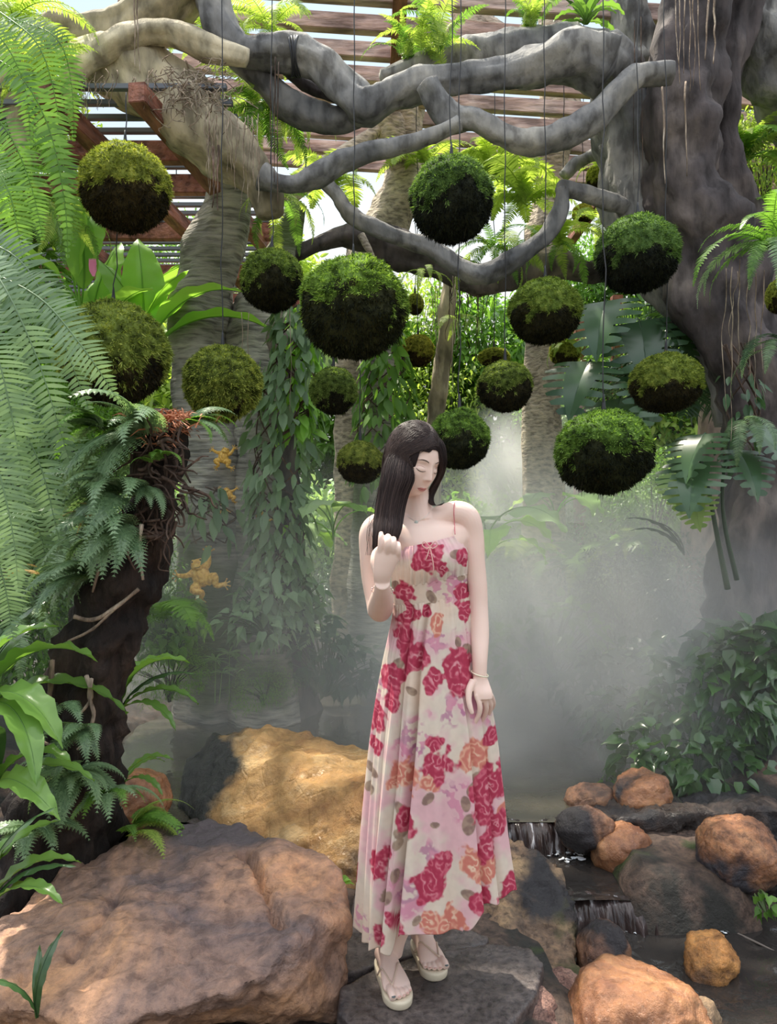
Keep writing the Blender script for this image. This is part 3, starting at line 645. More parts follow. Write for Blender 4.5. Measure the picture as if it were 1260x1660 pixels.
moss_ball(979, 732, 82, 71, 3.3, 2, 'large low moss ball over the mist on the right with ragged black underside', (.65, .9, .6), 14, drip=1)
moss_ball(978, 288, 28, 26, 5.8, 0, 'far yellowish moss ball behind the high grey branches on the right', YL, 15)
moss_ball(945, 346, 18, 16, 6.3, 0, 'tiny far golden moss ball under the broken branch tip', (1.9, 1.5, .8), 16)
moss_ball(678, 568, 27, 27, 6.0, 0, 'far golden brown moss ball between the slim trunks above the woman', (1.7, 1.3, .8), 17)
moss_ball(673, 493, 15, 18, 6.4, 0, 'small far moss ball peeking out right of the big centre one', YL, 18)
moss_ball(801, 579, 27, 16, 6.0, 0, 'far flattened moss ball behind the hanging yellow green frond', YL, 19)
moss_ball(916, 570, 26, 24, 5.6, 0, 'far moss ball with a fern growing from it below the knobbly ball', YL, 20)
moss_ball(1266, 480, 24, 30, 3.9, 0, 'moss ball cut off by the right edge of the photo', YL, 22)

# ------------------------------------------------------------ leaves and ferns
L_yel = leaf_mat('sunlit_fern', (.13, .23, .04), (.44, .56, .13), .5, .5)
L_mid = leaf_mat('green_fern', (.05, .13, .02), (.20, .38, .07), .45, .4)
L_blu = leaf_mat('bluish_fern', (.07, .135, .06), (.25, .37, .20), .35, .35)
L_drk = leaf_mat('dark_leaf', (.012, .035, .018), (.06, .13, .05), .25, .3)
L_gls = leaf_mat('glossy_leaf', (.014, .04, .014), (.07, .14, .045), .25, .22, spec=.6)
L_ban = leaf_mat('banana_leaf', (.14, .34, .03), (.36, .62, .12), .5, .35)
L_nst = leaf_mat('strap_leaf', (.06, .15, .03), (.20, .36, .08), .4, .25)
L_pal = leaf_mat('pale_leaf', (.18, .32, .14), (.46, .62, .34), .45, .4)
L_dry = leaf_mat('dry_frond', (.20, .11, .03), (.55, .36, .10), .3, .6)
m_stem = plain('green_stem', (.08, .12, .04), .5)
m_root = bark_mat('root_fibre', (.16, .11, .08), (.34, .26, .2), (.55, .46, .37), 6)
m_root_dk = bark_mat('dark_root', (.04, .025, .02), (.10, .065, .05), (.20, .13, .10), 6)

def frond_geo(path, width, n=44, kind='boston', seed=0, up=(0, 0, 1), dr=.22, wid=.66, k=3):
    """a fern frond along a 3D path: midrib with paired leaflets"""
    rg = rng(seed); p = spline([tuple(q) for q in path], 10); t, nr, b = frames(p, up)
    seg = np.linalg.norm(np.diff(p, axis=0), axis=1); cum = np.concatenate([[0], np.cumsum(seg)]); L = cum[-1]
    st = tube([tuple(q) for q in p[::4]], np.linspace(width*.018+.001, .0006, len(p[::4])), 5, 2, cap=False)
    s = (np.arange(n)+.5)/n; s = .06+.94*s
    def at(a): return np.stack([np.interp(s*L, cum, a[:, i]) for i in range(3)], 1)
    pos, tt, nn = at(p), nz(at(t)), nz(at(nr)); bb = np.cross(tt, nn)
    if kind == 'boston': prof = np.minimum(1, s*5+.35)*np.minimum(1, (1-s)*2.4+.08)
    elif kind == 'tri': prof = (1-s)**.8*np.minimum(1, s*8+.4)+.03
    else: prof = np.sin(np.pi*np.clip(s*.85+.13, 0, 1))**.8+.03
    parts = [st]; hw = width*.5*prof; spacing = L*.94/n
    if kind != 'tri':
        for sg in (-1, 1):
            d = bb*sg*1.0+tt*.32+nn*.12+rg.normal(size=(n, 3))*.07
            parts.append(leaflets(pos, d, nn, hw*rg.uniform(.85, 1.1, n), spacing*wid*1.25, (.8, 1, .72, .06) if k == 3 else (.9, .9, .08), dr, 1, 0, .05))
    else:
        m = 9
        for sg in (-1, 1):
            d = nz(bb*sg+tt*.45); q = (np.arange(m)+.4)/m
            for j in range(m):
                base = pos+d*(hw*q[j])[:, None]-np.array((0, 0, 1.))*(dr*hw*q[j]**2)[:, None]
                ln = hw*.40*(1-q[j])*1.1+.002
                for s2 in (-1, 1):
                    d2 = tt*s2+d*.5+rg.normal(size=(n, 3))*.08
                    parts.append(leaflets(base, d2, nn, ln, np.maximum(ln*.42, hw/m*.75), (.6, 1, .1), .1, 1))
    return join_parts(parts)

def arch(L, a0, a1, side=0.0, n=6):
    """2D arch turned into a path leaving the origin along +Y"""
    p = [Vector((0, 0, 0))]; a = np.radians(np.linspace(a0, a1, n))
    for i in range(n):
        p.append(p[-1]+Vector((side*L/n*(i/n), math.cos(a[i])*L/n, math.sin(a[i])*L/n)))
    return p
FV = {}
def frond_var(key, mat, *a, **k):
    v, q = frond_geo(*a, **k); FV[key] = npmesh('frond', v, q, mat=mat)
for nm, mt in (('y', L_yel), ('m', L_mid), ('b', L_blu), ('d', L_drk)):
    frond_var('up_'+nm, mt, arch(1, 80, -15), .24, 40, 'boston', 3)
    frond_var('out_'+nm, mt, arch(1, 45, -60), .24, 40, 'boston', 4)
    frond_var('hang_'+nm, mt, arch(1, 5, -95, .15), .22, 42, 'boston', 5)
    frond_var('wide_'+nm, mt, arch(1, 60, -50, -.12), .42, 26, 'leaf', 6, wid=1.0)
    frond_var('lace_'+nm, mt, arch(1, 35, -55, .1), .55, 16, 'tri', 7)
frond_var('lace_h', L_blu, arch(1, 0, -80, .1), .55, 16, 'tri', 8)
frond_var('dry', L_dry, arch(1, 20, -60), .3, 16, 'tri', 9)

def fern(pos, label, keys, n, L=(.3, .6), az=(0, 360), seed=0, name='fern', group=None, tilt=0.0, spread=.02, cat='fern', child='frond'):
    e = empty(name, pos, label, cat, group); rg = rng(seed+500)
    for i in range(n):
        a = math.radians(az[0]+(az[1]-az[0])*(i+rg.uniform(.1, .9))/n)
        me = FV[keys[i % len(keys)]]
        o = link(child, me, None, e, loc=(rg.normal()*spread, rg.normal()*spread, rg.normal()*spread*.5),
                 rot=(rg.normal()*.22+tilt, rg.normal()*.2, a-math.pi/2), scale=float(rg.uniform(*L)))
    return e
# az: 0 = +X (right in the photo), 270 = towards the camera

def blade_geo(L, Wd, prof, a0, a1, fold=.25, wave=0.0, wn=6, cols=6, rows=22, pet=0.0, petr=.006, side=0., seed=0, split=None):
    """a broad leaf on an arching midrib (with petiole), base at origin growing along +Y"""
    rg = rng(seed); path = arch(L+pet, a0, a1, side, 8); p = spline([tuple(q) for q in path], 8)
    t, nr, b = frames(p); seg = np.linalg.norm(np.diff(p, axis=0), axis=1); cum = np.concatenate([[0], np.cumsum(seg)])
    s = np.linspace(0, 1, rows); S = pet+s*(cum[-1]-pet)
    def at(a): return np.stack([np.interp(S, cum, a[:, i]) for i in range(3)], 1)
    pos, nn, tt = at(p), nz(at(nr)), nz(at(t)); bb = np.cross(tt, nn)
    w = np.interp(s, np.linspace(0, 1, len(prof)), prof)*Wd*.5
    u = np.linspace(-1, 1, cols+1)
    ph = rg.uniform(0, 6)
    V = pos[:, None]+bb[:, None]*(w[:, None]*u[None])[..., None]*math.cos(fold)
    lift = np.abs(u)[None]*w[:, None]*math.sin(fold)+wave*Wd*np.sin(s*wn*6.28+ph)[:, None]*(np.abs(u)**2)[None]*np.sign(u+1e-6)[None]**1
    V = V+nn[:, None]*lift[..., None]
    V = V.reshape(-1, 3); c = cols+1
    i = np.arange(rows-1)[:, None]*c; j = np.arange(cols)[None]
    Q = np.stack([i+j, i+j+1, i+c+j+1, i+c+j], -1).reshape(-1, 4)
    if split is not None:          # torn between side ribs: drop quads outside every few rows
        keep = []
        for a in range(rows-1):
            for q in range(cols):
                edge = abs((q+.5)/cols*2-1)
                keep.append(not (a % split == 0 and edge > .35 and a > 1))
        Q = Q[np.array(keep)]
    parts = [(V, Q)]
    pr = p[::6] if pet > 0 else p[::6]
    parts.append(tube([tuple(x) for x in pr], np.linspace(petr, petr*.25, len(pr)), 6, 3, cap=False))
    return join_parts(parts)
LV = {}
def leaf_var(key, mat, *a, **k): v, q = blade_geo(*a, **k); LV[key] = npmesh('leaf', v, q, mat=mat)
BAN = (.15, .8, 1, 1, .95, .8, .55, .05)
leaf_var('ban1', L_ban, 1, .34, BAN, 75, 5, .3, .03, 5, pet=.3, petr=.012)
leaf_var('ban2', L_ban, 1, .30, BAN, 60, -30, .3, .04, 4, pet=.3, petr=.012, side=.2, seed=2)
leaf_var('ban3', L_ban, 1, .36, BAN, 85, 40, .25, .03, 5, pet=.2, petr=.012, side=-.2, seed=3)
STR = (.3, .55, .8, 1, 1, .85, .5, .04)
leaf_var('str1', L_nst, 1, .23, STR, 65, -30, .35, .08, 6, seed=1); leaf_var('str2', L_nst, 1, .19, STR, 40, -40, .3, .08, 7, seed=2, side=.2)
leaf_var('str3', L_gls, 1, .15, STR, 75, 0, .35, .06, 6, seed=3)
HRT = (.75, 1, .97, .86, .68, .45, .2, .02)
leaf_var('ear1', L_pal, .5, .46, HRT, 80, -55, .12, .04, 3, pet=.55, petr=.010, rows=18, seed=4)
leaf_var('ear2', L_ban, .5, .44, HRT, 70, -60, .15, .05, 3, pet=.5, petr=.010, rows=18, side=.2, seed=5)
leaf_var('ear3', L_mid, .5, .44, HRT, 85, -40, .15, .05, 3, pet=.5, petr=.010, rows=18, side=-.2, seed=6)
leaf_var('pth', L_gls, .7, .5, HRT, 40, -40, .25, .02, 2, pet=.3, petr=.02, rows=10, cols=4, seed=7)

def monstera_geo(seed, size=1.0, lobes=7, pet=.5):
    """split leaf: a heart blade whose sides are cut into curved lobes"""
    rg = rng(seed); parts = []; Lb = size; rows = 26
    s = np.linspace(0, 1, rows); mid = np.stack([np.zeros(rows), s*Lb, -.35*Lb*s**2], 1)
    outl = np.interp(s, np.linspace(0, 1, 8), (.55, .62, .62, .56, .47, .35, .20, .02))*Lb
    for sg in (-1, 1):
        cols = 4; core = []
        for a in range(rows):
            for u in np.linspace(0, .42, cols): core.append((sg*outl[a]*u, mid[a, 1]+outl[a]*u*.15, mid[a, 2]+.10*outl[a]*u))
        i = np.arange(rows-1)[:, None]*cols; j = np.arange(cols-1)[None]
        parts.append((np.array(core), np.stack([i+j, i+j+1, i+cols+j+1, i+cols+j], -1).reshape(-1, 4)))
        for k in range(lobes):
            s0, s1 = k/lobes*.93-.0, (k+.78)/lobes*.93; V = []
            nx = 6; w = np.linspace(.38, 1, nx)*(1 if k else .9)
            for xi, u in enumerate(w):
                shr = 1-.55*((u-.38)/.62)**2.5
                cs = (s0+s1)/2; h = (s1-s0)/2*shr
                for sv in (cs-h, cs, cs+h):
                    o = np.interp(np.clip(sv, 0, 1), s, outl); y = np.interp(np.clip(sv, 0, 1), s, mid[:, 1]); z = np.interp(np.clip(sv, 0, 1), s, mid[:, 2])
                    fan = (k/lobes-.45)*.5*u*Lb*.5
                    V.append((sg*o*u, y+o*u*.15+fan*.35*(u-.38), z+.10*o*u-.25*o*max(0, u-.5)**1.5))
            i = np.arange(nx-1)[:, None]*3; j = np.arange(2)[None]
            parts.append((np.array(V), np.stack([i+j, i+j+1, i+3+j+1, i+3+j], -1).reshape(-1, 4)))
    parts.append(tube([(0, -.02, -pet), (0, -.12*size, -pet*.5), (0, -.04, -.08), (0, 0, 0), (0, .5*Lb, -.09*Lb), (0, .9*Lb, -.28*Lb)], [.02, .016, .014, .012, .008, .003], 6, 4))
    return join_parts(parts)
m_mon = leaf_mat('split_leaf', (.02, .06, .025), (.09, .17, .08), .2, .25, spec=.6)
m_mon_l = leaf_mat('pale_split_leaf', (.14, .26, .08), (.32, .45, .16), .45, .35)
for k in range(3):
    v, q = monstera_geo(k+3); LV['mon%d' % k] = npmesh('leaf', v, q, mat=m_mon)
v, q = monstera_geo(9); LV['monl'] = npmesh('leaf', v, q, mat=m_mon_l)
def palm_leaf_geo(seed, n=30, L=1):
    return frond_geo(arch(L, 50, -45), .75, n, 'leaf', seed, wid=.55, dr=.35)
v, q = palm_leaf_geo(2); FV['palm'] = npmesh('frond', v, q, mat=L_drk)
v, q = palm_leaf_geo(3, 24); FV['palm_b'] = npmesh('frond', v, q, mat=L_blu)

def plant(pos, label, leaves, name='leafy_plant', cat='plant', group=None):
    """leaves: (key, azimuth deg, tip tilt deg, scale, roll deg, dx, dz)"""
    e = empty(name, pos, label, cat, group)
    for lf in leaves:
        key, az, tl, s = lf[:4]; roll = lf[4] if len(lf) > 4 else 0; dx = lf[5] if len(lf) > 5 else 0; dz = lf[6] if len(lf) > 6 else 0
        o = link('leaf', LV[key], None, e, loc=(dx, 0, dz), scale=s)
        o.rotation_euler = (Matrix.Rotation(math.radians(az-90), 3, 'Z') @ Matrix.Rotation(math.radians(tl), 3, 'X') @ Matrix.Rotation(math.radians(roll), 3, 'Y')).to_euler()
    return e
def rosette(pos, label, keys, n, s=(.3, .5), az=(0, 360), tl=(-10, 20), seed=0, name='strap_fern', cat='plant', group=None):
    rg = rng(seed)
    return plant(pos, label, [(keys[i % len(keys)], az[0]+(az[1]-az[0])*(i+rg.uniform(0, 1))/n, rg.uniform(*tl), float(rg.uniform(*s)), rg.normal()*12) for i in range(n)], name, cat, group)

# shrub masses: one leaf cloud per variety, its stems a second part
def cloud(n, Lr, Wr, seed, shell=.55, prof=(.4, 1, .8, .05), cols=2, fold=.2, droop=.3):
    rg = rng(seed); d = nz(rg.normal(size=(n, 3))); r = (shell+(1-shell)*rg.uniform(0, 1, n)**.6)
    lump = 1+vnoise(d, 1.7, seed, 3)*.45; pos = d*(r*lump)[:, None]
    dr_ = d*.7+rg.normal(size=(n, 3))*.6; dr_[:, 2] -= .15
    nr = d*.4+np.array((0, 0, 1.0))+rg.normal(size=(n, 3))*.35
    return leaflets(pos, dr_, nr, rg.uniform(*Lr, n), rg.uniform(*Wr, n), prof, droop, cols, fold)
SV = {}
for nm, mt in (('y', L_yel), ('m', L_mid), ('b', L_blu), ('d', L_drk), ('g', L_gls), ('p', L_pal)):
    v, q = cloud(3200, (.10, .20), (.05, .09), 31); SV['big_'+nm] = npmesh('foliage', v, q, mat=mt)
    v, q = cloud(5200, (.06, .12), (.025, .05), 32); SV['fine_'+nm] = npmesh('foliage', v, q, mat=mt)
v, q = cloud(5000, (.06, .14), (.008, .014), 33, prof=(.6, 1, .2), cols=1); SV['grass_m'] = npmesh('foliage', v, q, mat=L_mid)
def twigs(seed):
    rg = rng(seed); parts = []
    for k in range(14):
        d = nz(rg.normal(size=3)); d[2] = abs(d[2])*.7
        parts.append(tube([(0, 0, -1), tuple(d*.25+np.array((0, 0, -.4))), tuple(d*.9)], [.035, .02, .006], 5, 3))
    return join_parts(parts)
v, q = twigs(3); SV['stem'] = npmesh('stems', v, q, mat=m_bark_dark)
def shrub(c, r, key, label, seed=0, group=None, name='shrub'):
    e = empty(name, c-Vector((0, 0, r[2])), label, 'bush', group); a = rng(seed).uniform(0, 6.28)
    link('foliage', SV[key], None, e, loc=(0, 0, r[2]), rot=(0, 0, a), scale=r)
    link('stems', SV['stem'], None, e, loc=(0, 0, r[2]), rot=(0, 0, a), scale=r)
    return e
# ------------------------------------------------------------ planting: backdrop
rg = rng(99)
# dense bank of bushes closing the view behind the trees
ORD = ['leftmost', 'second', 'third', 'fourth', 'fifth', 'sixth', 'seventh', 'eighth', 'ninth', 'tenth', 'eleventh', 'twelfth']
ORD2 = ['bottom', 'second lowest', 'middle', 'second highest', 'top']
G = 'bushes closing the view behind the pergola posts'
k = 0
for row, (Y, z0, dz, n) in enumerate(((9.3, .5, 1.0, 12), (9.6, 1.5, 1.0, 12), (9.9, 2.5, 1.0, 12), (10.3, 3.5, 1.1, 12), (10.9, 4.6, 1.2, 10))):
    for i in range(n):
        x = -5.6+11.2*(i+.5+rg.uniform(-.25, .25))/n
        if row >= 4 and abs(x-.6) < 1.6: continue
        
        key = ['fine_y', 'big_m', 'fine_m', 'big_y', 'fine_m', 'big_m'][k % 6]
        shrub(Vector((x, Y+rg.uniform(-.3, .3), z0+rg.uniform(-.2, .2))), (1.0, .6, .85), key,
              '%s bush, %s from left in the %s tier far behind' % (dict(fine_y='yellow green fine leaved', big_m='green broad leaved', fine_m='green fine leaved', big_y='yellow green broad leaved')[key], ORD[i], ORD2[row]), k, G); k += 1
G2 = 'low bushes along the far shore in the mist'
for i in range(12):
    x = -2.5+5.2*(i+.5)/12+rg.uniform(-.1, .1)
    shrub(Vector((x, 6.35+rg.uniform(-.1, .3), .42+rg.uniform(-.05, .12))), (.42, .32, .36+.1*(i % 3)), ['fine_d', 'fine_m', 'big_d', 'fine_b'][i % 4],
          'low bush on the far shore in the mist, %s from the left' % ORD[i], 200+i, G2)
for i in range(9):
    x = -2.9+6.2*(i+.5)/9+rg.uniform(-.15, .15)
    shrub(Vector((x, 7.6+rg.uniform(-.2, .3), .95+rg.uniform(-.1, .2))), (.6, .4, .6), ['fine_p', 'big_m', 'fine_m', 'big_p'][i % 4],
          'leafy bush in the row behind the far shore, %s from the left' % ORD[i], 230+i, 'second row of bushes behind the far shore')
# left wall of foliage
for j, (px, py, Y, r, key) in enumerate(((-20, 480, 5.2, .55, 'big_m'), (60, 300, 5.4, .45, 'fine_y'), (20, 740, 4.6, .5, 'fine_b'), (100, 900, 4.4, .45, 'fine_b'), (170, 830, 4.9, .4, 'fine_m'),
    (120, 700, 4.8, .4, 'fine_m'), (-60, 950, 3.9, .5, 'fine_b'), (60, 1060, 4.0, .34, 'fine_m'), (220, 960, 4.9, .34, 'fine_m'), (40, 130, 5.2, .5, 'fine_y'), (-70, 200, 4.8, .5, 'fine_m'))):
    shrub(P(px, py, Y), (r, r*.7, r), key, 'leafy bush at height %s in the tangle on the left bank' % ['a', 'b'][0] if False else
          ['big leaved bush left of the hanging moss balls', 'yellow green bush above the banana leaves at the left', 'soft grey green bush behind the long fern fronds',
           'fine leaved bush behind the middle of the stump', 'small bush between the stump and the ringed trunk', 'green bush right above the stump ferns',
           'grey green bush at the far left edge', 'bush behind the wavy strap leaves', 'low bush at the left foot of the frog trunk', 'sunny bush in the top left corner', 'shaded bush behind the top left ferns'][j], 300+j)
# right side masses
for j, (px, py, Y, r, key) in enumerate(((1150, 560, 6.2, .55, 'big_d'), (1000, 600, 7.4, .55, 'fine_m'), (1240, 280, 6.0, .5, 'fine_y'), (1250, 420, 5.6, .4, 'fine_m'), (1230, 180, 7.0, .5, 'fine_y'),
    (1060, 820, 6.4, .45, 'fine_m'), (1120, 960, 5.6, .4, 'fine_d'), (1010, 960, 6.0, .4, 'fine_d'), (900, 700, 8.0, .5, 'fine_m'), (1090, 130, 7.6, .5, 'fine_y'))):
    shrub(P(px, py, Y), (r, r*.7, r), key, ['dark bush behind the dark banyan trunk', 'green bush behind the split leaves', 'sunny bush right of the two dark trunks', 'bush under the sunny one at the right edge',
        'bright far bush below the top right trunk', 'misty bush below the large low moss ball', 'dark bush at the foot of the pinkish trunk', 'dark misty bush left of the pinkish trunk',
        'far green bush between the red brown posts', 'sunny bush between the grey stub and the banyan trunk'][j], 330+j)

# ------------------------------------------------------------ the leafy bush by the stream
def leafmass(name, pts, n, Lr, mat, label, seed, wr=.75, cat='bush', prof=HRT[::2]+(.03,)):
    rg = rng(seed); parts = []
    pos = []; out = []
    for (c, r) in pts:
        m = int(n*r[0]*r[2]/sum(q[1][0]*q[1][2] for q in pts)); d = nz(rg.normal(size=(m, 3))); d[:, 1] = -np.abs(d[:, 1])*1.0+.3*(rg.uniform(size=m)); d = nz(d)
        pos.append(np.array(c)+d*np.array(r)*rg.uniform(.75, 1.1, (m, 1))); out.append(d)
    pos, out = np.vstack(pos), np.vstack(out); m = len(pos)
    L = rg.uniform(*Lr, m); d = out*.8+rg.normal(size=(m, 3))*.5+np.array((0, 0, -.45)); nr = out*.6+np.array((0, -.35, .8))+rg.normal(size=(m, 3))*.3
    v, q = leaflets(pos, d, nr, L, L*wr, prof, .25, 4, .25)
    c0 = pos.mean(0); c0[2] = pos[:, 2].min(); e = empty(name, Vector(c0), label, cat)
    world_child('foliage', npmesh('foliage', v, q), mat, e)
    st = [tube([tuple(c0), tuple(c0*.4+pos[i]*.6+np.array((0, .05, .02))), tuple(pos[i])], [.006, .004, .0025], 4, 3) for i in range(0, m, max(1, m//90))]
    v, q = join_parts(st); world_child('stems', npmesh('stems', v, q), m_stem, e)
    return e
def B(px, py, Y, rw, rh, rd=None): return (P(px, py, Y), (rw/F*Y, (rd or rw)/F*Y*.6, rh/F*Y))
leafmass('leafy_bush', [B(1130, 1150, 4.1, 90, 90), B(1080, 1220, 3.9, 90, 50), B(1200, 1130, 3.9, 80, 110), B(1150, 1240, 3.8, 90, 45), B(1030, 1170, 4.3, 70, 60)], 900, (.055, .11), L_gls, 'glossy dark green leafy bush overhanging the stream at the right', 71)
leafmass('leafy_bush', [B(980, 1110, 4.9, 80, 50), B(1060, 1080, 4.9, 90, 45), B(1000, 1180, 4.7, 70, 40), B(900, 1120, 5.5, 60, 40)], 420, (.06, .12), L_drk, 'darker misty leafy bush on the bank left of the glossy one', 72)
leafmass('leafy_bush', [B(1235, 1060, 3.9, 60, 50), B(1180, 1050, 4.2, 60, 40)], 130, (.10, .17), L_gls, 'broad leaved plant at the foot of the dark trunks', 73)
leafmass('leafy_sprig', [B(990, 1268, 3.9, 16, 12)], 22, (.03, .055), L_mid, 'small bright sprig between the two brown stones at the pool edge', 74, cat='plant')
leafmass('leafy_sprig', [B(1240, 1465, 2.9, 14, 14)], 14, (.03, .05), L_mid, 'tiny sprig with a yellow leaf above the dark water at the right edge', 75, cat='plant')
leafmass('leafy_sprig', [B(551, 1432, 2.52, 9, 8)], 6, (.03, .045), L_ban, 'bright green leaf between the pink boulder and the skirt', 76, cat='plant')
leafmass('leafy_bush', [B(455, 960, 4.9, 70, 45), B(420, 1010, 4.8, 60, 30)], 170, (.06, .10), L_blu, 'misty fern like bush right of the big yellow frog', 77)

# vines wrapped on the trunks
def vine(name, rows, Y, n, Lr, mat, label, seed, wr=.45, dz=-1.2):
    rg = rng(seed); p = spline([(*P(r[0], r[1], Y), r[2]/F*Y) for r in rows], 10); i = rg.uniform(0, len(p)-1, n)
    c = np.stack([np.interp(i, np.arange(len(p)), p[:, k]) for k in range(4)], 1); a = rg.uniform(0, 6.28, n)
    o = np.stack([np.cos(a), -np.abs(np.sin(a)), rg.normal(size=n)*.2], 1); pos = c[:, :3]+o*c[:, 3:4]*rg.uniform(.8, 1.3, (n, 1))
    L = rg.uniform(*Lr, n); d = o*.6+np.array((0, 0, dz))+rg.normal(size=(n, 3))*.35; nr = o+rg.normal(size=(n, 3))*.4
    v, q = leaflets(pos, d, nr, L, L*wr, (.3, 1, .8, .05), .1, 2, .25)
    e = empty(name, P(rows[-1][0], rows[-1][1], Y), label, 'vine'); world_child('foliage', npmesh('foliage', v, q), mat, e)
    st = []
    for s in range(7):
        a0 = rg.uniform(0, 6.28); w = rg.uniform(.1, .4)
        pts = [p[j, :3]+np.array((math.cos(a0+j*w), -abs(math.sin(a0+j*w)), 0))*p[j, 3]*1.02 for j in range(0, len(p), 4)]
        st.append(tube([tuple(x) for x in pts], [.005]*len(pts), 5, 3))
    v, q = join_parts(st); world_child('stems', npmesh('stems', v, q), m_root_dk, e); return e
vine('climbing_vine', [(475, 500, 24), (480, 580, 40), (465, 680, 46), (455, 800, 44), (455, 900, 40), (460, 1000, 44)], 4.95, 520, (.07, .14), L_blu, 'long leaved vine draped over the dark leaning trunk', 81)
vine('climbing_vine', [(500, 540, 18), (490, 640, 24), (485, 700, 20)], 4.9, 90, (.08, .15), L_ban, 'bright yellow green vine leaves left of the small moss ball under the big one', 82)
vine('climbing_vine', [(625, 540, 18), (630, 620, 34), (620, 700, 40), (612, 800, 36)], 5.6, 260, (.07, .15), L_mid, 'leafy vine climbing the grey upright trunk above the woman', 83)
vine('climbing_vine', [(1190, 560, 20), (1200, 680, 30), (1190, 760, 20)], 4.1, 50, (.05, .09), L_drk, 'sparse vine on the dark trunk at the right', 84)
vine('climbing_vine', [(330, 790, 24), (350, 830, 34), (340, 880, 30)], 4.95, 26, (.09, .15), L_blu, 'few long pale leaves hanging on the frog trunk', 85)

# ------------------------------------------------------------ ferns and broad leaves
fern(P(715, 90, 4.35), 'tall upright fern growing on top of the long grey limb', ['up_y', 'up_m', 'out_y'], 18, (.28, .52), seed=1, tilt=.3, spread=.05)
fern(P(655, 95, 4.4), 'small sparse fern left of the tall fern on the grey limb', ['up_y', 'out_m'], 12, (.18, .34), seed=2, tilt=.3)
fern(P(860, 50, 4.5), 'small fern on the grey limb in front of the knobbly pale trunk', ['up_y', 'up_m', 'out_y'], 14, (.2, .38), seed=3, tilt=.3)
rosette(P(950, 40, 4.5), 'tuft of narrow strap leaves on the bend of the thick limb', ['str1', 'str2', 'str3'], 16, (.16, .34), tl=(-20, 30), seed=4, name='strap_leaf_tuft')
fern(P(440, 40, 4.6), 'bright fern fronds hanging over the top left branch', ['hang_y', 'out_y'], 14, (.3, .5), seed=5)
fern(P(330, 40, 4.6), 'sunlit fern behind the arching pale limb', ['out_y', 'hang_y'], 12, (.3, .5), seed=6)
fern(P(420, 170, 4.5), 'lush yellow green fern hanging off the pale limb', ['hang_y', 'out_y', 'hang_m'], 22, (.3, .55), seed=7)
fern(P(470, 170, 4.7), 'second lush fern right below the forked grey branches', ['hang_y', 'hang_m'], 14, (.25, .45), seed=8)
fern(P(455, 320, 4.9), 'narrow hanging fern below the hollow limb', ['hang_y', 'hang_y', 'hang_m'], 12, (.3, .5), seed=9)
fern(P(540, 300, 5.6), 'yellow fern behind the curved pale trunk', ['out_y', 'wide_y'], 10, (.4, .6), seed=10)
fern(P(690, 270, 5.8), 'golden fern left of the high centre moss ball', ['out_y', 'wide_y'], 12, (.4, .7), seed=11)
fern(P(800, 290, 5.6), 'golden broad fern right of the high centre moss ball', ['wide_y', 'out_y'], 14, (.4, .7), seed=12)
fern(P(850, 330, 5.3), 'golden broad fern in front of the knobbly pale trunk', ['wide_y', 'out_y'], 14, (.35, .6), seed=13)
fern(P(800, 400, 5.0), 'bright fern hanging over the lower dark branch', ['hang_y', 'out_m', 'hang_m'], 16, (.3, .55), seed=14)
fern(P(905, 395, 5.0), 'pale green fern beside the broken branch tip', ['out_y', 'hang_m', 'wide_y'], 16, (.25, .5), seed=15)
fern(P(965, 360, 5.2), 'bright fern hanging left of the dark moss ball on the right', ['hang_y', 'out_y'], 12, (.3, .45), seed=16)
fern(P(975, 270, 5.7), 'small fern growing from the far yellowish moss ball', ['out_y'], 7, (.15, .3), az=(120, 300), seed=17)
fern(P(916, 555, 5.5), 'little fern sprouting from the far moss ball', ['hang_y', 'out_y'], 8, (.16, .28), az=(180, 360), seed=18)
fern(P(690, 440, 5.3), 'small hanging fern left of the thin tan trunk', ['hang_y'], 6, (.2, .32), az=(180, 360), seed=19)
fern(P(740, 520, 6.2), 'hanging frond right of the thin tan trunk', ['hang_y'], 4, (.3, .4), az=(240, 320), seed=20)
fern(P(1045, 180, 5.0), 'dark fern tuft in the fork of the banyan trunk', ['out_m', 'hang_m'], 10, (.15, .3), seed=21)
fern(P(1215, 260, 5.0), 'sunny fern at the right edge beyond the dark trunks', ['out_y', 'wide_m', 'up_y'], 18, (.35, .65), seed=22)
fern(P(1245, 390, 4.7), 'green fern below the sunny one at the right edge', ['out_m', 'wide_m', 'hang_m'], 14, (.3, .5), seed=23)
fern(P(1260, 400, 3.6), 'long hanging fern over the right edge of the dark trunk', ['hang_b', 'hang_m', 'out_m'], 16, (.35, .6), az=(150, 330), seed=24)
fern(P(1262, 560, 3.6), 'dim hanging fern low on the right edge', ['hang_b', 'hang_d'], 9, (.3, .45), az=(150, 330), seed=25)
fern(P(1205, 680, 3.9), 'narrow ladder like frond hanging in front of the dark trunk', ['hang_b'], 4, (.25, .36), az=(200, 300), seed=26)
fern(P(1090, 520, 5.3), 'arching fern behind the split leaves', ['out_m', 'hang_m', 'palm'], 14, (.4, .6), seed=27)
fern(P(1070, 650, 4.9), 'dark palm with fine drooping leaflets right of the low moss ball', ['palm', 'palm_b'], 12, (.5, .75), seed=28, name='palm', cat='palm', tilt=.1)
fern(P(1160, 640, 5.0), 'dark palm fronds spreading behind the flattened moss ball', ['palm', 'palm'], 9, (.5, .8), seed=29, name='palm', cat='palm')
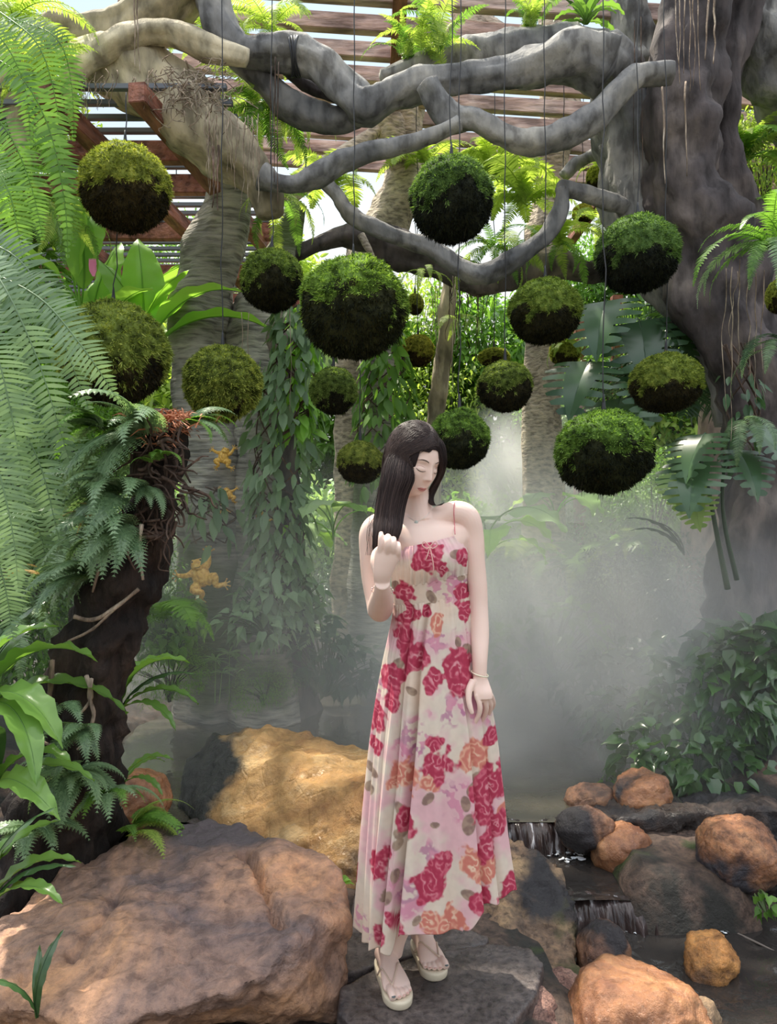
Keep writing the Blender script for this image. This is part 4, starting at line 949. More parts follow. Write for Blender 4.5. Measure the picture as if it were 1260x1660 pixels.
# big ferns of the left foreground, fronds along their own curves
def fern_paths(name, base, label, paths, width, seed, mat, n=48, kind='boston'):
    e = empty(name, base, label, 'fern')
    for k, pt in enumerate(paths):
        q_ = [P(*a) for a in pt]; w = width*(1 if len(pt) < 9 else 1)
        v, q = frond_geo(q_, w*(.85+.3*((k*37) % 10)/10), n, kind, seed+k, up=(0, -1, .35), dr=.12, wid=.58)
        world_child('frond', npmesh('frond', v, q), mat, e)
    return e
fern_paths('hanging_fern', P(-30, 380, 2.7), 'big drooping fern with long bluish fronds in the left foreground',
    [[(-40, 400, 2.7), (10, 470, 2.55), (60, 580, 2.5), (95, 690, 2.5), (125, 790, 2.55)],
     [(-40, 430, 2.7), (60, 480, 2.6), (120, 545, 2.55), (160, 600, 2.55), (195, 655, 2.6)],
     [(-60, 470, 2.5), (-10, 560, 2.4), (20, 680, 2.4), (40, 800, 2.4)],
     [(-60, 560, 2.6), (0, 640, 2.5), (60, 740, 2.5), (90, 850, 2.5), (100, 900, 2.5)],
     [(-50, 380, 2.9), (30, 420, 2.8), (80, 500, 2.8), (120, 600, 2.8), (150, 680, 2.8)],
     [(-60, 640, 2.3), (-10, 740, 2.3), (20, 860, 2.3), (30, 960, 2.3)],
     [(-60, 330, 3.0), (0, 420, 2.9), (30, 540, 2.9), (50, 650, 2.9)],
     [(-70, 700, 2.7), (0, 760, 2.6), (60, 850, 2.6), (80, 950, 2.6)],
     [(-70, 780, 2.4), (-20, 860, 2.4), (10, 960, 2.4), (20, 1040, 2.4)],
     [(-60, 620, 3.0), (50, 660, 2.95), (120, 740, 2.95), (170, 830, 2.95)]], .19, 40, L_blu, 46)
fern_paths('hanging_fern', P(-30, 60, 3.2), 'sunlit fern hanging down the left edge below the top corner',
    [[(-40, 80, 3.2), (30, 120, 3.1), (80, 210, 3.1), (105, 330, 3.1), (110, 420, 3.1)],
     [(0, 20, 3.4), (60, 70, 3.3), (90, 160, 3.3), (100, 260, 3.3)],
     [(-50, 160, 3.0), (10, 210, 3.0), (50, 300, 3.0), (70, 390, 3.0)],
     [(20, 30, 3.5), (90, 60, 3.4), (115, 130, 3.4), (120, 230, 3.4)],
     [(-40, 240, 3.0), (10, 300, 2.9), (30, 380, 2.9), (40, 450, 2.9)],
     [(40, 200, 3.4), (90, 240, 3.4), (115, 320, 3.4), (120, 400, 3.4)],
     [(-60, 20, 3.2), (0, 60, 3.1), (40, 140, 3.1), (50, 240, 3.1)]], .17, 60, L_mid, 40)
fern(P(20, 40, 3.9), 'bright yellow green fern cluster in the top left corner', ['hang_y', 'out_y'], 16, (.35, .6), seed=31)
fern(P(80, 130, 4.0), 'sunny fern left of the arching pale limb', ['hang_y', 'out_y'], 14, (.3, .5), seed=32)
fern(P(15, 290, 3.4), 'dark leafed fern at the left edge beside the sunlit one', ['out_m', 'hang_m'], 14, (.3, .5), seed=33)
fern(P(70, 330, 4.2), 'fern hanging left of the upper left moss ball', ['hang_y', 'hang_m'], 12, (.3, .55), seed=34)
# banana plants behind the left moss balls
plant(P(150, 610, 5.1), 'large banana plant with bright leaves behind the left moss balls',
      [('ban1', 100, 20, .75), ('ban2', 170, 5, .8), ('ban3', 60, 10, .9), ('ban2', 20, 15, .8), ('ban1', 130, 0, 1.0), ('ban3', 10, -10, .9), ('ban1', 200, 10, .8), ('ban2', 330, 20, .7)], 'banana_plant', 'banana plant')
plant(P(235, 590, 4.9), 'banana plant with broad leaves pointing right toward the ringed trunk',
      [('ban2', 15, 0, .75), ('ban1', 50, 10, .7), ('ban2', 350, 15, .7), ('ban3', 150, 0, .7), ('ban1', 0, 25, .55), ('ban3', 100, 10, .8)], 'banana_plant', 'banana plant')
plant(P(130, 500, 4.6), 'banana plant with an upright folded leaf left of the upper moss ball',
      [('ban3', 140, 25, .6), ('ban1', 90, 25, .7), ('ban2', 200, 5, .6), ('ban3', 40, 20, .65)], 'banana_plant', 'banana plant')
v, q = leaflets([[0, 0, 0]]*5, [[.1*k-.2, -.2, 1] for k in range(5)], [[0, -1, .2]]*5, .10, .03, (.4, 1, .7, .05), 0, 2, .3)
tag(link('flower_bud', npmesh('flower_bud', v, q, mat=plain('pink_petal', (.75, .22, .38), .5)), loc=P(152, 448, 4.4)), 'small pink flower among the banana leaves', 'flower')
# elephant ears
def ears(px, py, Y, label, lv): return plant(P(px, py-55, Y), label, [(l[0], l[1], l[2], l[3]*.62)+tuple(l[4:]) for l in lv], 'elephant_ear_plant', 'plant')
ears(790, 960, 4.9, 'elephant ear plant with one huge pale leaf right of the woman', [('ear1', 320, 5, 1.25, 10), ('ear2', 30, 5, 1.1, -10), ('ear1', 200, 0, .9), ('ear2', 270, 0, .95), ('ear3', 90, 0, 1.0), ('ear2', 350, -10, .8)])
ears(540, 930, 5.1, 'elephant ear plant left of the small moss ball beside the head', [('ear1', 250, 5, 1.0), ('ear1', 170, 5, 1.0), ('ear3', 300, 0, .9), ('ear2', 30, 5, .9), ('ear1', 100, 0, 1.1), ('ear2', 210, -10, .8)])
ears(470, 960, 5.6, 'elephant ear plant behind the vine covered trunk', [('ear1', 300, 5, 1.0), ('ear1', 0, 0, .9), ('ear2', 60, 0, 1.0), ('ear1', 250, 0, 1.1)])
ears(900, 900, 5.9, 'misty elephant ear plant behind the low moss ball', [('ear2', 300, 0, 1.0), ('ear1', 230, 0, .9), ('ear2', 20, 0, .9), ('ear1', 150, 0, .8)])
ears(395, 880, 5.9, 'bright leaf plant seen between the frog trunk and the vine trunk', [('ear2', 270, 10, 1.3), ('ear2', 300, 0, 1.2), ('ear1', 240, 0, 1.1)])
ears(250, 860, 5.3, 'pale leaf plant behind the top of the stump', [('ear1', 200, 0, .9), ('ear3', 300, 0, .8), ('ear2', 260, 0, 1.0), ('ear1', 340, 0, .9)])
# split leaves
plant(P(1010, 700, 4.6), 'split leaf plant with grey shining leaves behind the flattened moss ball',
      [('mon0', 235, -48, .40, 0, -.10, .78), ('mon1', 262, -50, .44, 10, .10, .66), ('mon2', 225, -45, .40, -10, -.2, .42), ('mon0', 285, -50, .36, 0, .08, .36), ('mon1', 310, -40, .34, 0, .25, .66), ('mon2', 240, -55, .40, 5, -.02, .20)], 'split_leaf_plant')
plant(P(1180, 960, 3.9), 'split leaf plant with big drooping leaves in front of the dark trunk',
      [('mon0', 235, -45, .30, 0, -.16, .66), ('monl', 255, -60, .20, 0, -.24, .60), ('mon1', 215, -40, .28, 0, -.12, .80), ('mon2', 290, -45, .28, 0, .05, .72), ('mon1', 310, -35, .28, 10, .12, .84), ('monl', 245, -60, .19, 20, -.16, .50)], 'split_leaf_plant')
v, q = join_parts([tube([P(1180, 955, 3.9), P(1165, 880, 3.9), P(1150, 800, 3.88), P(1135, 740, 3.85)], [.016, .013, .011, .008], 8), tube([P(1195, 940, 3.92), P(1175, 850, 3.9), P(1172, 780, 3.9), P(1185, 700, 3.9)], [.014, .011, .009, .006], 8)])
tag(link('plant_stalk', npmesh('plant_stalk', v, q, mat=plain('dark_stalk', (.025, .05, .025), .35))), 'pair of long dark stalks rising in front of the dark trunk', 'plant')
# strap leaved plants of the lower left
plant(P(-30, 1150, 2.5), 'bird nest fern with wide wavy leaves at the left edge',
      [('str1', 10, 30, .42, 10), ('str1', 350, 5, .50, -10), ('str2', 20, -5, .5, 5), ('str3', 40, 20, .45), ('str2', 320, -15, .55, 0), ('str1', 330, -25, .5, 8), ('str3', 60, 10, .4)], 'bird_nest_fern', 'fern')
plant(P(-10, 1290, 2.35), 'bird nest fern with a glossy leaf lying over the foot of the stump',
      [('str1', 330, -15, .42, 20), ('str1', 345, 5, .36), ('str2', 0, 10, .36), ('str3', 300, 10, .4), ('str3', 280, 0, .3)], 'bird_nest_fern', 'fern')
plant(P(-20, 1480, 2.1), 'bright narrow leaved plant above the pink boulder at the left edge',
      [('str3', 10, 20, .36, 0), ('str1', 20, 5, .30, 0), ('str2', 345, 15, .30), ('str3', 0, -10, .3), ('str1', 40, 30, .32)], 'strap_leaf_plant')
plant(P(60, 1650, 1.95), 'two short leaves rising at the bottom left corner', [('str3', 70, 25, .22), ('str3', 110, 20, .18), ('str3', 200, 5, .2)], 'strap_leaf_plant')
plant(P(195, 1150, 3.1), 'bird nest fern with pale green leaves right of the stump',
      [('str1', 20, 25, .34, 0), ('str2', 0, 5, .36, 0), ('str1', 70, 20, .3), ('str2', 340, -10, .32), ('str3', 20, -15, .35), ('str1', 350, 15, .42)], 'bird_nest_fern', 'fern')
plant(P(200, 1270, 3.0), 'low strap leaves over the small orange boulder', [('str1', 10, 5, .24), ('str2', 340, -5, .22), ('str2', 60, 10, .22), ('str1', 200, 0, .25)], 'strap_leaf_plant')
fern(P(255, 1005, 4.2), 'arching pale fern right of the stump over the water', ['out_m', 'wide_m'], 9, (.35, .5), seed=35)
fern(P(215, 1340, 2.75), 'bright lacy fern lying on the top of the pink boulder', ['lace_m', 'lace_y'], 9, (.16, .26), az=(-60, 90), seed=36)
# papyrus and grass bank
rg = rng(5); parts = []; e = empty('papyrus', P(370, 1130, 5.0), 'pale papyrus tufts at the water edge in the mist', 'plant')
for (px, py) in ((372, 1058), (350, 1070), (392, 1062), (385, 1085), (360, 1090), (405, 1080)):
    c = P(px, py, 5.0); a = rg.uniform(0, 6.28, 16)
    parts.append(leaflets(np.tile(c, (16, 1)), np.stack([np.cos(a), np.sin(a)*.6, rg.uniform(-.1, .7, 16)], 1), np.tile((0, -.5, 1.0), (16, 1)), .11, .012, (.6, 1, .1), .35, 1))
    s = tube([P(px+rg.normal()*4, 1140, 5.0), c], [.003, .002], 4, 4); parts.append(s)
v, q = join_parts(parts); world_child('leaf_tuft', npmesh('t', v, q), L_pal, e)
shrub(P(275, 1085, 4.75), (.36, .22, .20), 'grass_m', 'fine grassy mound at the water edge left of the papyrus', 400, name='grass_mound')
shrub(P(430, 1110, 4.95), (.28, .2, .16), 'grass_m', 'smaller dim grassy mound right of the papyrus', 401, name='grass_mound')
leafmass('leafy_bush', [B(290, 1000, 4.9, 40, 40), B(260, 1040, 4.8, 40, 30)], 170, (.05, .09), L_mid, 'small leafed misty bush at the foot of the frog trunk', 78)
leafmass('leafy_bush', [B(500, 1050, 5.2, 70, 50), B(560, 1080, 5.3, 60, 40)], 260, (.05, .10), L_drk, 'dim misty bush behind the folded arm of the woman', 79)
leafmass('leafy_bush', [B(860, 1060, 5.4, 70, 50), B(920, 1020, 5.3, 60, 50)], 240, (.06, .10), L_mid, 'faint bush deep in the mist right of the hanging hand', 80)
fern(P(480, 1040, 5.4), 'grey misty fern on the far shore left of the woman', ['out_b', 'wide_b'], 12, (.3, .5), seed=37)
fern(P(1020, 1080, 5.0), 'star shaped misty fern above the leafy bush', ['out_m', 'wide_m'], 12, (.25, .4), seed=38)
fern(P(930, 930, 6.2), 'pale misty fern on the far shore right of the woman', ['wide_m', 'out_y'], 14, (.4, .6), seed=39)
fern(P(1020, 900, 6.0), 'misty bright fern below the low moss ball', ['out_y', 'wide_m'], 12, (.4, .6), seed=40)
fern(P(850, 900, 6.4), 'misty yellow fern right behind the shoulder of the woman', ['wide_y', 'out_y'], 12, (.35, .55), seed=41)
plant(P(1110, 900, 4.6), 'two long dark leaves reaching left out of the mist', [('str3', 180, -5, .45), ('str3', 190, -15, .42), ('str3', 170, 10, .3)], 'strap_leaf_plant')

# ------------------------------------------------------------ the fern covered stump
st = empty('fern_stump', P(130, 1400, 2.75), 'leaning black tree fern stump with ferns and roots in the left foreground', 'tree stump')
limb('trunk', [(268, 672, 36), (262, 700, 44), (258, 750, 40), (248, 810, 32), (232, 870, 40), (205, 940, 52), (180, 1000, 56), (150, 1080, 60), (128, 1160, 62), (118, 1240, 66), (100, 1320, 76), (90, 1420, 90), (80, 1560, 100)], 2.75, bark_mat('black_bark', (.008, .006, .006), (.02, .014, .012), (.05, .034, .027), 4, stretch=(1, 1, .3), bumpd=.03), st, 61, 40, .12, .35, 9)
rg = rng(12); parts = []
for k in range(70):
    a = rg.uniform(0, 1); px = 262-10*a+rg.normal()*26; py = 680+a*190
    pts = [P(px, py, 2.60+rg.uniform(-.02, .05))]; d = Vector((rg.normal(), 0, -abs(rg.normal())*.6)).normalized()
    for j in range(5):
        d = (d+Vector((rg.normal()*.7, rg.normal()*.3, rg.normal()*.5-.25))).normalized(); pts.append(pts[-1]+d*rg.uniform(.02, .045))
    parts.append(tube(pts, np.linspace(rg.uniform(.004, .008), .002, 6), 6, 4))
v, q = join_parts(parts); world_child('root_tangle', npmesh('roots', v, q), m_root_dk, st)
parts = []
for rows in ([(120, 1000), (150, 1005), (180, 990), (225, 955), (188, 985), (150, 1020), (110, 1040)], [(148, 1100), (145, 1130), (152, 1160), (140, 1200), (125, 1215)], [(230, 850), (225, 890), (232, 940)], [(85, 1070), (80, 1130), (62, 1180), (66, 1200), (90, 1210)], [(190, 870), (165, 910), (150, 960)], [(140, 1095), (148, 1130), (128, 1160)]):
    parts.append(tube([P(x, y, 2.585) for x, y in rows], np.linspace(.009, .004, len(rows)), 7, 5, bump=.3, bscale=30))
v, q = join_parts(parts); world_child('climbing_root', npmesh('roots', v, q), m_root, st)
rg = rng(14); n = 900
base = np.array([P(262+rg.normal()*24, 672+abs(rg.normal())*18, 2.68+rg.uniform(-.10, .10)) for _ in range(n)])
v, q = leaflets(base, np.stack([rg.normal(size=n), rg.normal(size=n), rg.uniform(.1, 1.4, n)], 1), rg.normal(size=(n, 3)), rg.uniform(.03, .08, n), .006, (1, .8, .2), .5, 1)
tag(world_child('crown_fibre', npmesh('fibre', v, q), plain('rust_fibre', (.36, .13, .06), .8), st), kind='stuff')
def stump_fern(px, py, label, n, L, az, seed, keys=('lace_h', 'lace_b'), Y=2.62):
    fern(P(px, py, Y), label, list(keys), n, L, az, seed, name='lacy_fern', spread=.015)
stump_fern(225, 700, 'lacy fern spilling left from the crown of the stump', 14, (.2, .36), (120, 290), 51)
stump_fern(170, 690, 'airy fern left of the crown of the stump', 10, (.2, .34), (100, 260), 52, ('lace_b', 'lace_m'))
stump_fern(195, 800, 'lacy fern halfway up the left side of the stump', 12, (.18, .32), (150, 300), 53)
stump_fern(185, 870, 'lacy fern spreading left at the middle of the stump', 13, (.2, .34), (150, 310), 54)
stump_fern(205, 855, 'pointed hanging fern on the front of the stump', 6, (.16, .26), (230, 310), 55, ('lace_h',), 2.58)
stump_fern(150, 930, 'wide lacy fern reaching toward the left edge', 12, (.2, .34), (150, 260), 56)
stump_fern(300, 690, 'thin green fern leaning right from the crown of the stump', 6, (.14, .24), (-40, 60), 57, ('lace_m', 'lace_b'), 2.7)
stump_fern(85, 1140, 'single small fern on the lower front of the stump', 4, (.14, .2), (230, 320), 58, ('lace_h',), 2.5)
stump_fern(135, 1180, 'blue green fern at the foot of the stump', 7, (.13, .2), (200, 340), 59, ('lace_h', 'lace_b'), 2.5)
stump_fern(120, 1250, 'dense fern skirt around the base of the stump', 16, (.16, .26), (180, 380), 60, ('lace_h', 'lace_b'), 2.52)
stump_fern(170, 1290, 'fern growing between the stump and the pink boulder', 10, (.14, .24), (200, 400), 61, ('lace_b', 'lace_m'), 2.6)
stump_fern(60, 1350, 'shaded fern below the stump at the left', 10, (.14, .24), (180, 360), 62, ('lace_b',), 2.5)
stump_fern(255, 745, 'tiny fern clinging under the crown of the stump', 5, (.08, .14), (200, 340), 65, ('lace_m',), 2.58)
stump_fern(240, 790, 'short fern on the right face of the stump', 5, (.10, .16), (220, 340), 66, ('lace_h',), 2.60)
fern(P(165, 830, 2.6), 'yellowed dry frond pair on the left of the stump', ['dry'], 3, (.12, .2), (170, 260), 63, name='dry_fern', spread=.02)
fern(P(60, 925, 2.6), 'thin dry yellow frond at the left', ['dry'], 2, (.12, .18), (150, 210), 64, name='dry_fern')
fern(P(30, 1000, 3.3), 'grey green fern behind the wavy leaves at the left edge', ['out_b', 'hang_b'], 14, (.3, .45), seed=67)
fern(P(80, 860, 3.3), 'soft fern behind the stump ferns', ['out_b', 'lace_b', 'hang_b'], 14, (.3, .5), seed=68)
fern(P(150, 780, 3.6), 'pale fern filling the gap left of the stump', ['lace_b', 'out_b'], 14, (.3, .5), seed=69)

# ------------------------------------------------------------ aerial roots
def roots(name, xs, y0, y1, Y, label, seed, r=.0018, mat=None, wob=.02, parent=None):
    rg = rng(seed); parts = []
    for px in xs:
        a = y0+rg.uniform(-10, 10); b = y1*rg.uniform(.75, 1.0)+y0*rg.uniform(0, .1); n = 7; x = px; pts = []
        for j in range(n+1):
            x += rg.normal()*wob*60; pts.append(P(x, a+(b-a)*j/n, Y+rg.normal()*.01))
        parts.append(tube(pts, np.linspace(r*1.3, r*.6, n+1), 5, 3))
    v, q = join_parts(parts); e = empty(name, P(sum(xs)/len(xs), y0, Y), label, 'hanging roots')
    world_child('root_strands', npmesh('r', v, q), mat or m_root, e); return e
rg = rng(44)
roots('aerial_roots', list(rg.uniform(128, 165, 12)), 125, 190, 4.0, 'short pale roots hanging inside the hollow limb', 1, wob=.05)
roots('aerial_roots', list(rg.uniform(165, 260, 12)), 120, 185, 3.85, 'pale roots hanging below the arching limb above the upper left ball', 2, wob=.05)
roots('aerial_roots', list(rg.uniform(320, 420, 24)), 190, 330, 3.85, 'curtain of fine roots hanging off the thick left limb', 3, wob=.03)
roots('aerial_roots', [1095, 1100, 1110, 1118, 1126, 1132], -20, 150, 4.0, 'white roots running down the banyan trunk at the top right', 4, .0025)
roots('aerial_roots', [1158, 1150], -20, 110, 4.0, 'thick pale root in front of the dark cleft of the banyan', 5, .0045)
roots('aerial_roots', [1074, 1112], 140, 350, 3.95, 'two long pale roots hanging right of the broken branch stub', 6, .004, wob=.015)
roots('aerial_roots', [1190, 1200, 1215, 1225, 1235, 1205, 1180], 430, 700, 3.8, 'thin roots hanging low in front of the dark trunk', 7, .002, wob=.05)
roots('aerial_roots', [1040, 1030], 30, 300, 4.3, 'long thin strings beside the thick grey limb', 8, .002, m_root_dk, .01)
roots('aerial_roots', list(rg.uniform(680, 760, 8)), 455, 640, 5.0, 'fine roots hanging below the lower dark branch', 9, .002, wob=.02)
roots('aerial_roots', list(rg.uniform(730, 800, 22)), 450, 590, 5.4, 'bundle of brown roots right of the thin tan trunk', 10, .003, m_root_dk, .04)
roots('aerial_roots', [447, 452, 440], 100, 330, 4.0, 'knotted twine hanging from the left fork of the grey branch', 11, .003, m_root_dk, .012)
roots('aerial_roots', [224, 219], -20, 120, 3.8, 'thin pale vine dangling in front of the arching limb', 12, .003, None, .02)
roots('aerial_roots', [345, 352], 230, 330, 3.8, 'dark frayed rope on the thick left limb', 13, .005, m_root_dk, .02)
roots('aerial_roots', [395, 470, 402], 500, 720, 3.9, 'stray roots hanging left of the big centre ball', 14, .0016)
rg = rng(45); parts = []
for k in range(160):
    c = P(300+rg.uniform(-30, 70), 120+rg.uniform(-10, 60), 4.0+rg.uniform(-.1, .1)); pts = [c]
    for j in range(4): pts.append(pts[-1]+Vector((rg.normal()*.03, rg.normal()*.02, rg.normal()*.025-.008)))
    parts.append(tube(pts, [.0022]*5, 4, 2))
v, q = join_parts(parts); e = empty('root_mat', P(320, 140, 4.0), 'tangled mat of dry roots on the shoulder of the thick left limb', 'roots'); world_child('root_strands', npmesh('rm', v, q), m_root, e)
# rope tied round the grey branch
parts = []
for k in range(5):
    c = P(474+k*2.5, 92, 4.2); a = np.linspace(0, 6.28, 14)
    parts.append(tube([Vector((c.x+.008*math.sin(t*2+k), c.y+math.cos(t)*.098, c.z+math.sin(t)*.098)) for t in a], [.006]*14, 6, 2, cap=False))
v, q = join_parts(parts); tag(link('rope', npmesh('rope', v, q, mat=m_wire)), 'black rope wound round the grey branch at the top left', 'rope')

# ------------------------------------------------------------ yellow frogs on the trunk
m_frog = M('yellow_frog_paint'); n_ = N(m_frog); t_ = tex(n_, 'Noise', 9, 4)
finish(n_, ramp(n_, t_.outputs[0], [(.35, (.55, .26, .03)), (.5, (.80, .45, .07)), (.7, (.90, .62, .18))]), .45)
m_eye = plain('black_eye', (.02, .015, .01), .2)
def frog(px, py, Y, size, roll, label, tilt=0, sx=1):
    """climbing frog figure; local +Z is its head end, -Y faces the viewer"""
    s = size; parts = [ellipsoid((0, 0, 0), (.36, .26, .44)), ellipsoid((.02, -.05, .44), (.30, .25, .25)), ellipsoid((-.13, -.12, .60), (.09, .09, .09)), ellipsoid((.15, -.12, .60), (.09, .09, .09)), ellipsoid((0, -.18, .36), (.18, .12, .10))]
    arms = [[(-.22, 0, .25), (-.50, -.05, .15), (-.85, 0, .22)], [(.22, 0, .25), (.42, -.08, .42), (.50, 0, .82)],
            [(-.18, 0, -.28), (-.38, -.12, -.45), (-.10, -.10, -.62), (-.20, 0, -.82)], [(.18, 0, -.28), (.52, -.14, -.12), (.50, -.08, -.48), (.78, 0, -.52)]]
    for a in arms:
        r = [.13, .11, .09] if len(a) == 3 else [.19, .17, .12, .09]
        parts.append(tube(a, r, 12, 4)); h = Vector(a[-1]); d = (h-Vector(a[-2])).normalized(); u = Vector((-d.z, 0, d.x))
        parts.append(ellipsoid(h, (.09, .05, .09), n=12, m=8))
        for k in (-1.1, -.4, .35, 1.0):
            tip = h+(d*math.cos(k)+u*math.sin(k))*.24
            parts.append(tube([h, h.lerp(tip, .6), tip], [.035, .026, .03], 8, 3)); parts.append(ellipsoid(tip, (.045, .035, .045), n=8, m=6))
    v, q = join_parts(parts); me = remesh(v, q, .022, 3)
    e = empty('frog_figure', P(px, py, Y), label, 'frog figure')
    e.rotation_euler = (math.radians(tilt), math.radians(roll), 0); e.scale = (s*sx, s, s)
    link('body', me, m_frog, e)
    for x in (-.15, .17): link('eye', npmesh('eye', *ellipsoid((x, -.20, .61), (.035, .025, .04), n=10, m=8)), m_eye, e)
    v, q = tube([(-.18, -.20, .42), (-.06, -.285, .36), (.08, -.285, .36), (.20, -.20, .42)], [.012]*4, 6, 4); link('mouth', npmesh('m', v, q), m_eye, e)
frog(326, 934, 4.90, .165, -14, 'largest yellow frog figure low on the misty frog trunk')
frog(362, 741, 4.98, .092, 20, 'upper yellow frog figure clinging with arms spread on the frog trunk')
frog(371, 802, 4.98, .072, -25, 'middle yellow frog figure on the right edge of the frog trunk', sx=-1)
frog(364, 829, 5.0, .045, 60, 'tiny yellow frog figure just under the middle one')
frog(424, 842, 4.98, .070, -35, 'dim yellow frog figure on the dark leaning trunk')
# ------------------------------------------------------------ the woman
per = empty('person', Vector((.05, 2.30, 0)), 'woman in a long floral dress looking down, one hand at her long dark hair', 'person')
m_skin = M('skin'); n_ = N(m_skin); t_ = tex(n_, 'Noise', 6, 3)
pb, _ = finish(n_, ramp(n_, t_.outputs[0], [(.35, (.76, .54, .46)), (.65, (.82, .61, .53))]), .48, spec=.35)
pb.inputs['Subsurface Weight'].default_value = .12; pb.inputs['Subsurface Radius'].default_value = (.012, .005, .003)
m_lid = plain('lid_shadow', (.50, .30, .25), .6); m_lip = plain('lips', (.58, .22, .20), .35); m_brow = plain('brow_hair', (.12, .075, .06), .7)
m_hair = M('hair'); n_ = N(m_hair); g_ = n_('NewGeometry')
finish(n_, ramp(n_, g_.outputs['Random Per Island'], [(0, (.020, .013, .013)), (.6, (.036, .023, .022)), (1, (.07, .045, .04))]), .5, spec=.22)
m_hairv = plain('hair_base', (.022, .015, .015), .75, spec=.15)

def sections(rows, seg=32):
    """loft: rows of (centre, half-axis a, half-axis b) vectors"""
    th = np.linspace(0, 2*np.pi, seg, endpoint=False); V = []
    R_ = spline([tuple(c)+tuple(a)+tuple(b) for c, a, b in rows], 6)
    for r in R_: V.append(r[:3]+np.cos(th)[:, None]*r[3:6]+np.sin(th)[:, None]*r[6:9])
    V = np.concatenate(V); n = len(R_); i = np.arange(n-1)[:, None]*seg; j = np.arange(seg)[None]
    Q = np.stack([i+j, i+(j+1) % seg, i+seg+(j+1) % seg, i+seg+j], -1).reshape(-1, 4)
    m = len(V); V = np.vstack([V, R_[0, :3], R_[-1, :3]]); L = (n-1)*seg
    q0 = [[m, (k+2) % seg, (k+1) % seg, k] for k in range(0, seg, 2)]; q1 = [[m+1, L+k, L+(k+1) % seg, L+(k+2) % seg] for k in range(0, seg, 2)]
    return V, np.vstack([Q, q0, q1])
def sec(px, py, hw, hd, Y=2.28): return (P(px, py, Y), Vector((hw/F*Y, 0, 0)), Vector((0, hd, 0)))

# head: facing -Y in its own frame
HS = .9; HC = P(671, 747, 2.26)
HR = Matrix.Rotation(math.radians(37), 3, 'Z') @ Matrix.Rotation(math.radians(21), 3, 'X') @ Matrix.Rotation(math.radians(5), 3, 'Y')
def hp(x, y, z): return HC+HR @ (Vector((x, y, z))*HS)
def face_bump(x, z):
    g = lambda x0, z0, sx, sz, a: a*np.exp(-((x-x0)/sx)**2-((z-z0)/sz)**2)
    t = np.clip((.016-z)/.048, 0, 1.0); below = np.exp(-np.clip(-.032-z, 0, 1)**2/.0042**2)
    h = (.003+.021*t**1.3)*np.exp(-(x/(.0060+.0030*t))**2)*below*np.exp(-np.clip(z-.016, 0, 1)**2/.008**2)
    for s in (-1, 1):
        h = h+g(s*.0105, -.0365, .0050, .0050, .0075)+g(s*.031, .006, .017, .010, -.0085)+g(s*.031, -.002, .012, .0070, .0065)
        h = h+g(s*.030, .024, .016, .007, .0030)+g(s*.040, -.026, .018, .016, .0040)
    h = h+g(0, -.0655, .014, .0034, .0052)+g(0, -.0740, .0125, .0042, .0066)+g(0, -.0697, .020, .0014, -.0030)+g(0, -.0520, .004, .007, -.0012)
    h = h+g(0, -.083, .014, .005, -.0030)+g(0, -.097, .015, .011, .0075)
    return h
def head_geo(grow=0.0, feat=True):
    V, Q = ellipsoid((0, 0, 0), (1, 1, 1), n=120, m=100)
    d = nz(V); x, y, z = d[:, 0]*.0725, d[:, 1]*.092, d[:, 2]*.112
    t = np.clip(-z/.112, 0, 1); fr = np.clip(-d[:, 1], 0, 1)
    wide = 1+.10*np.exp(-((z+.01)/.05)**2)*0+.10*np.exp(-((z-.05)/.04)**2)*(d[:, 1] > 0)
    x = x*wide*(1-.30*t**1.9)
    sq = np.where(d[:, 2] < 0, (1-np.abs(d[:, 2])**3.2)/np.maximum(1e-6, 1-np.abs(d[:, 2])**2)**.5, 1)
    yf = -.088*np.clip(1-np.abs(d[:, 0])**2.3, 0, 1)**.5*np.where(z < 0, (1-.16*t**2)*np.clip(1-t**7, 0, 1)**.5, np.clip(1-(z/.112)**2.3, 0, 1)**.5)
    u = fr**.5; blend = np.clip(fr*2.2, 0, 1)
    y = np.where(d[:, 1] < 0, y*(1-blend*.75)+np.minimum(y, yf*np.clip(fr*1.15, 0, 1)**.35)*(blend*.75), y*(1-.42*t))
    y = y-np.where(t > 0, .010*t**1.5, 0)
    if feat: y = y-face_bump(x, z)*np.clip(fr*2.5-.3, 0, 1)
    return np.stack([x, y, z], 1)*(1+grow), Q
def to_head(V): return np.array([tuple(HC+HR @ (Vector(v)*HS)) for v in V])
parts = []
v, q = head_geo(); parts.append((to_head(v), q))
parts.append(tube([hp(.0, .025, -.03), P(673, 800, 2.31), P(677, 822, 2.30), P(683, 848, 2.29)], [.044, .043, .043, .052], 24))
parts.append(sections([sec(683, 832, 30, .038, 2.295), sec(681, 842, 52, .048, 2.295), sec(681, 853, 80, .060), sec(683, 868, 84, .078), sec(690, 885, 70, .092), sec(696, 905, 59, .098), sec(698, 930, 56, .09), sec(700, 965, 53, .082), sec(700, 1010, 60, .09), sec(699, 1060, 70, .10), sec(698, 1100, 68, .10)]))
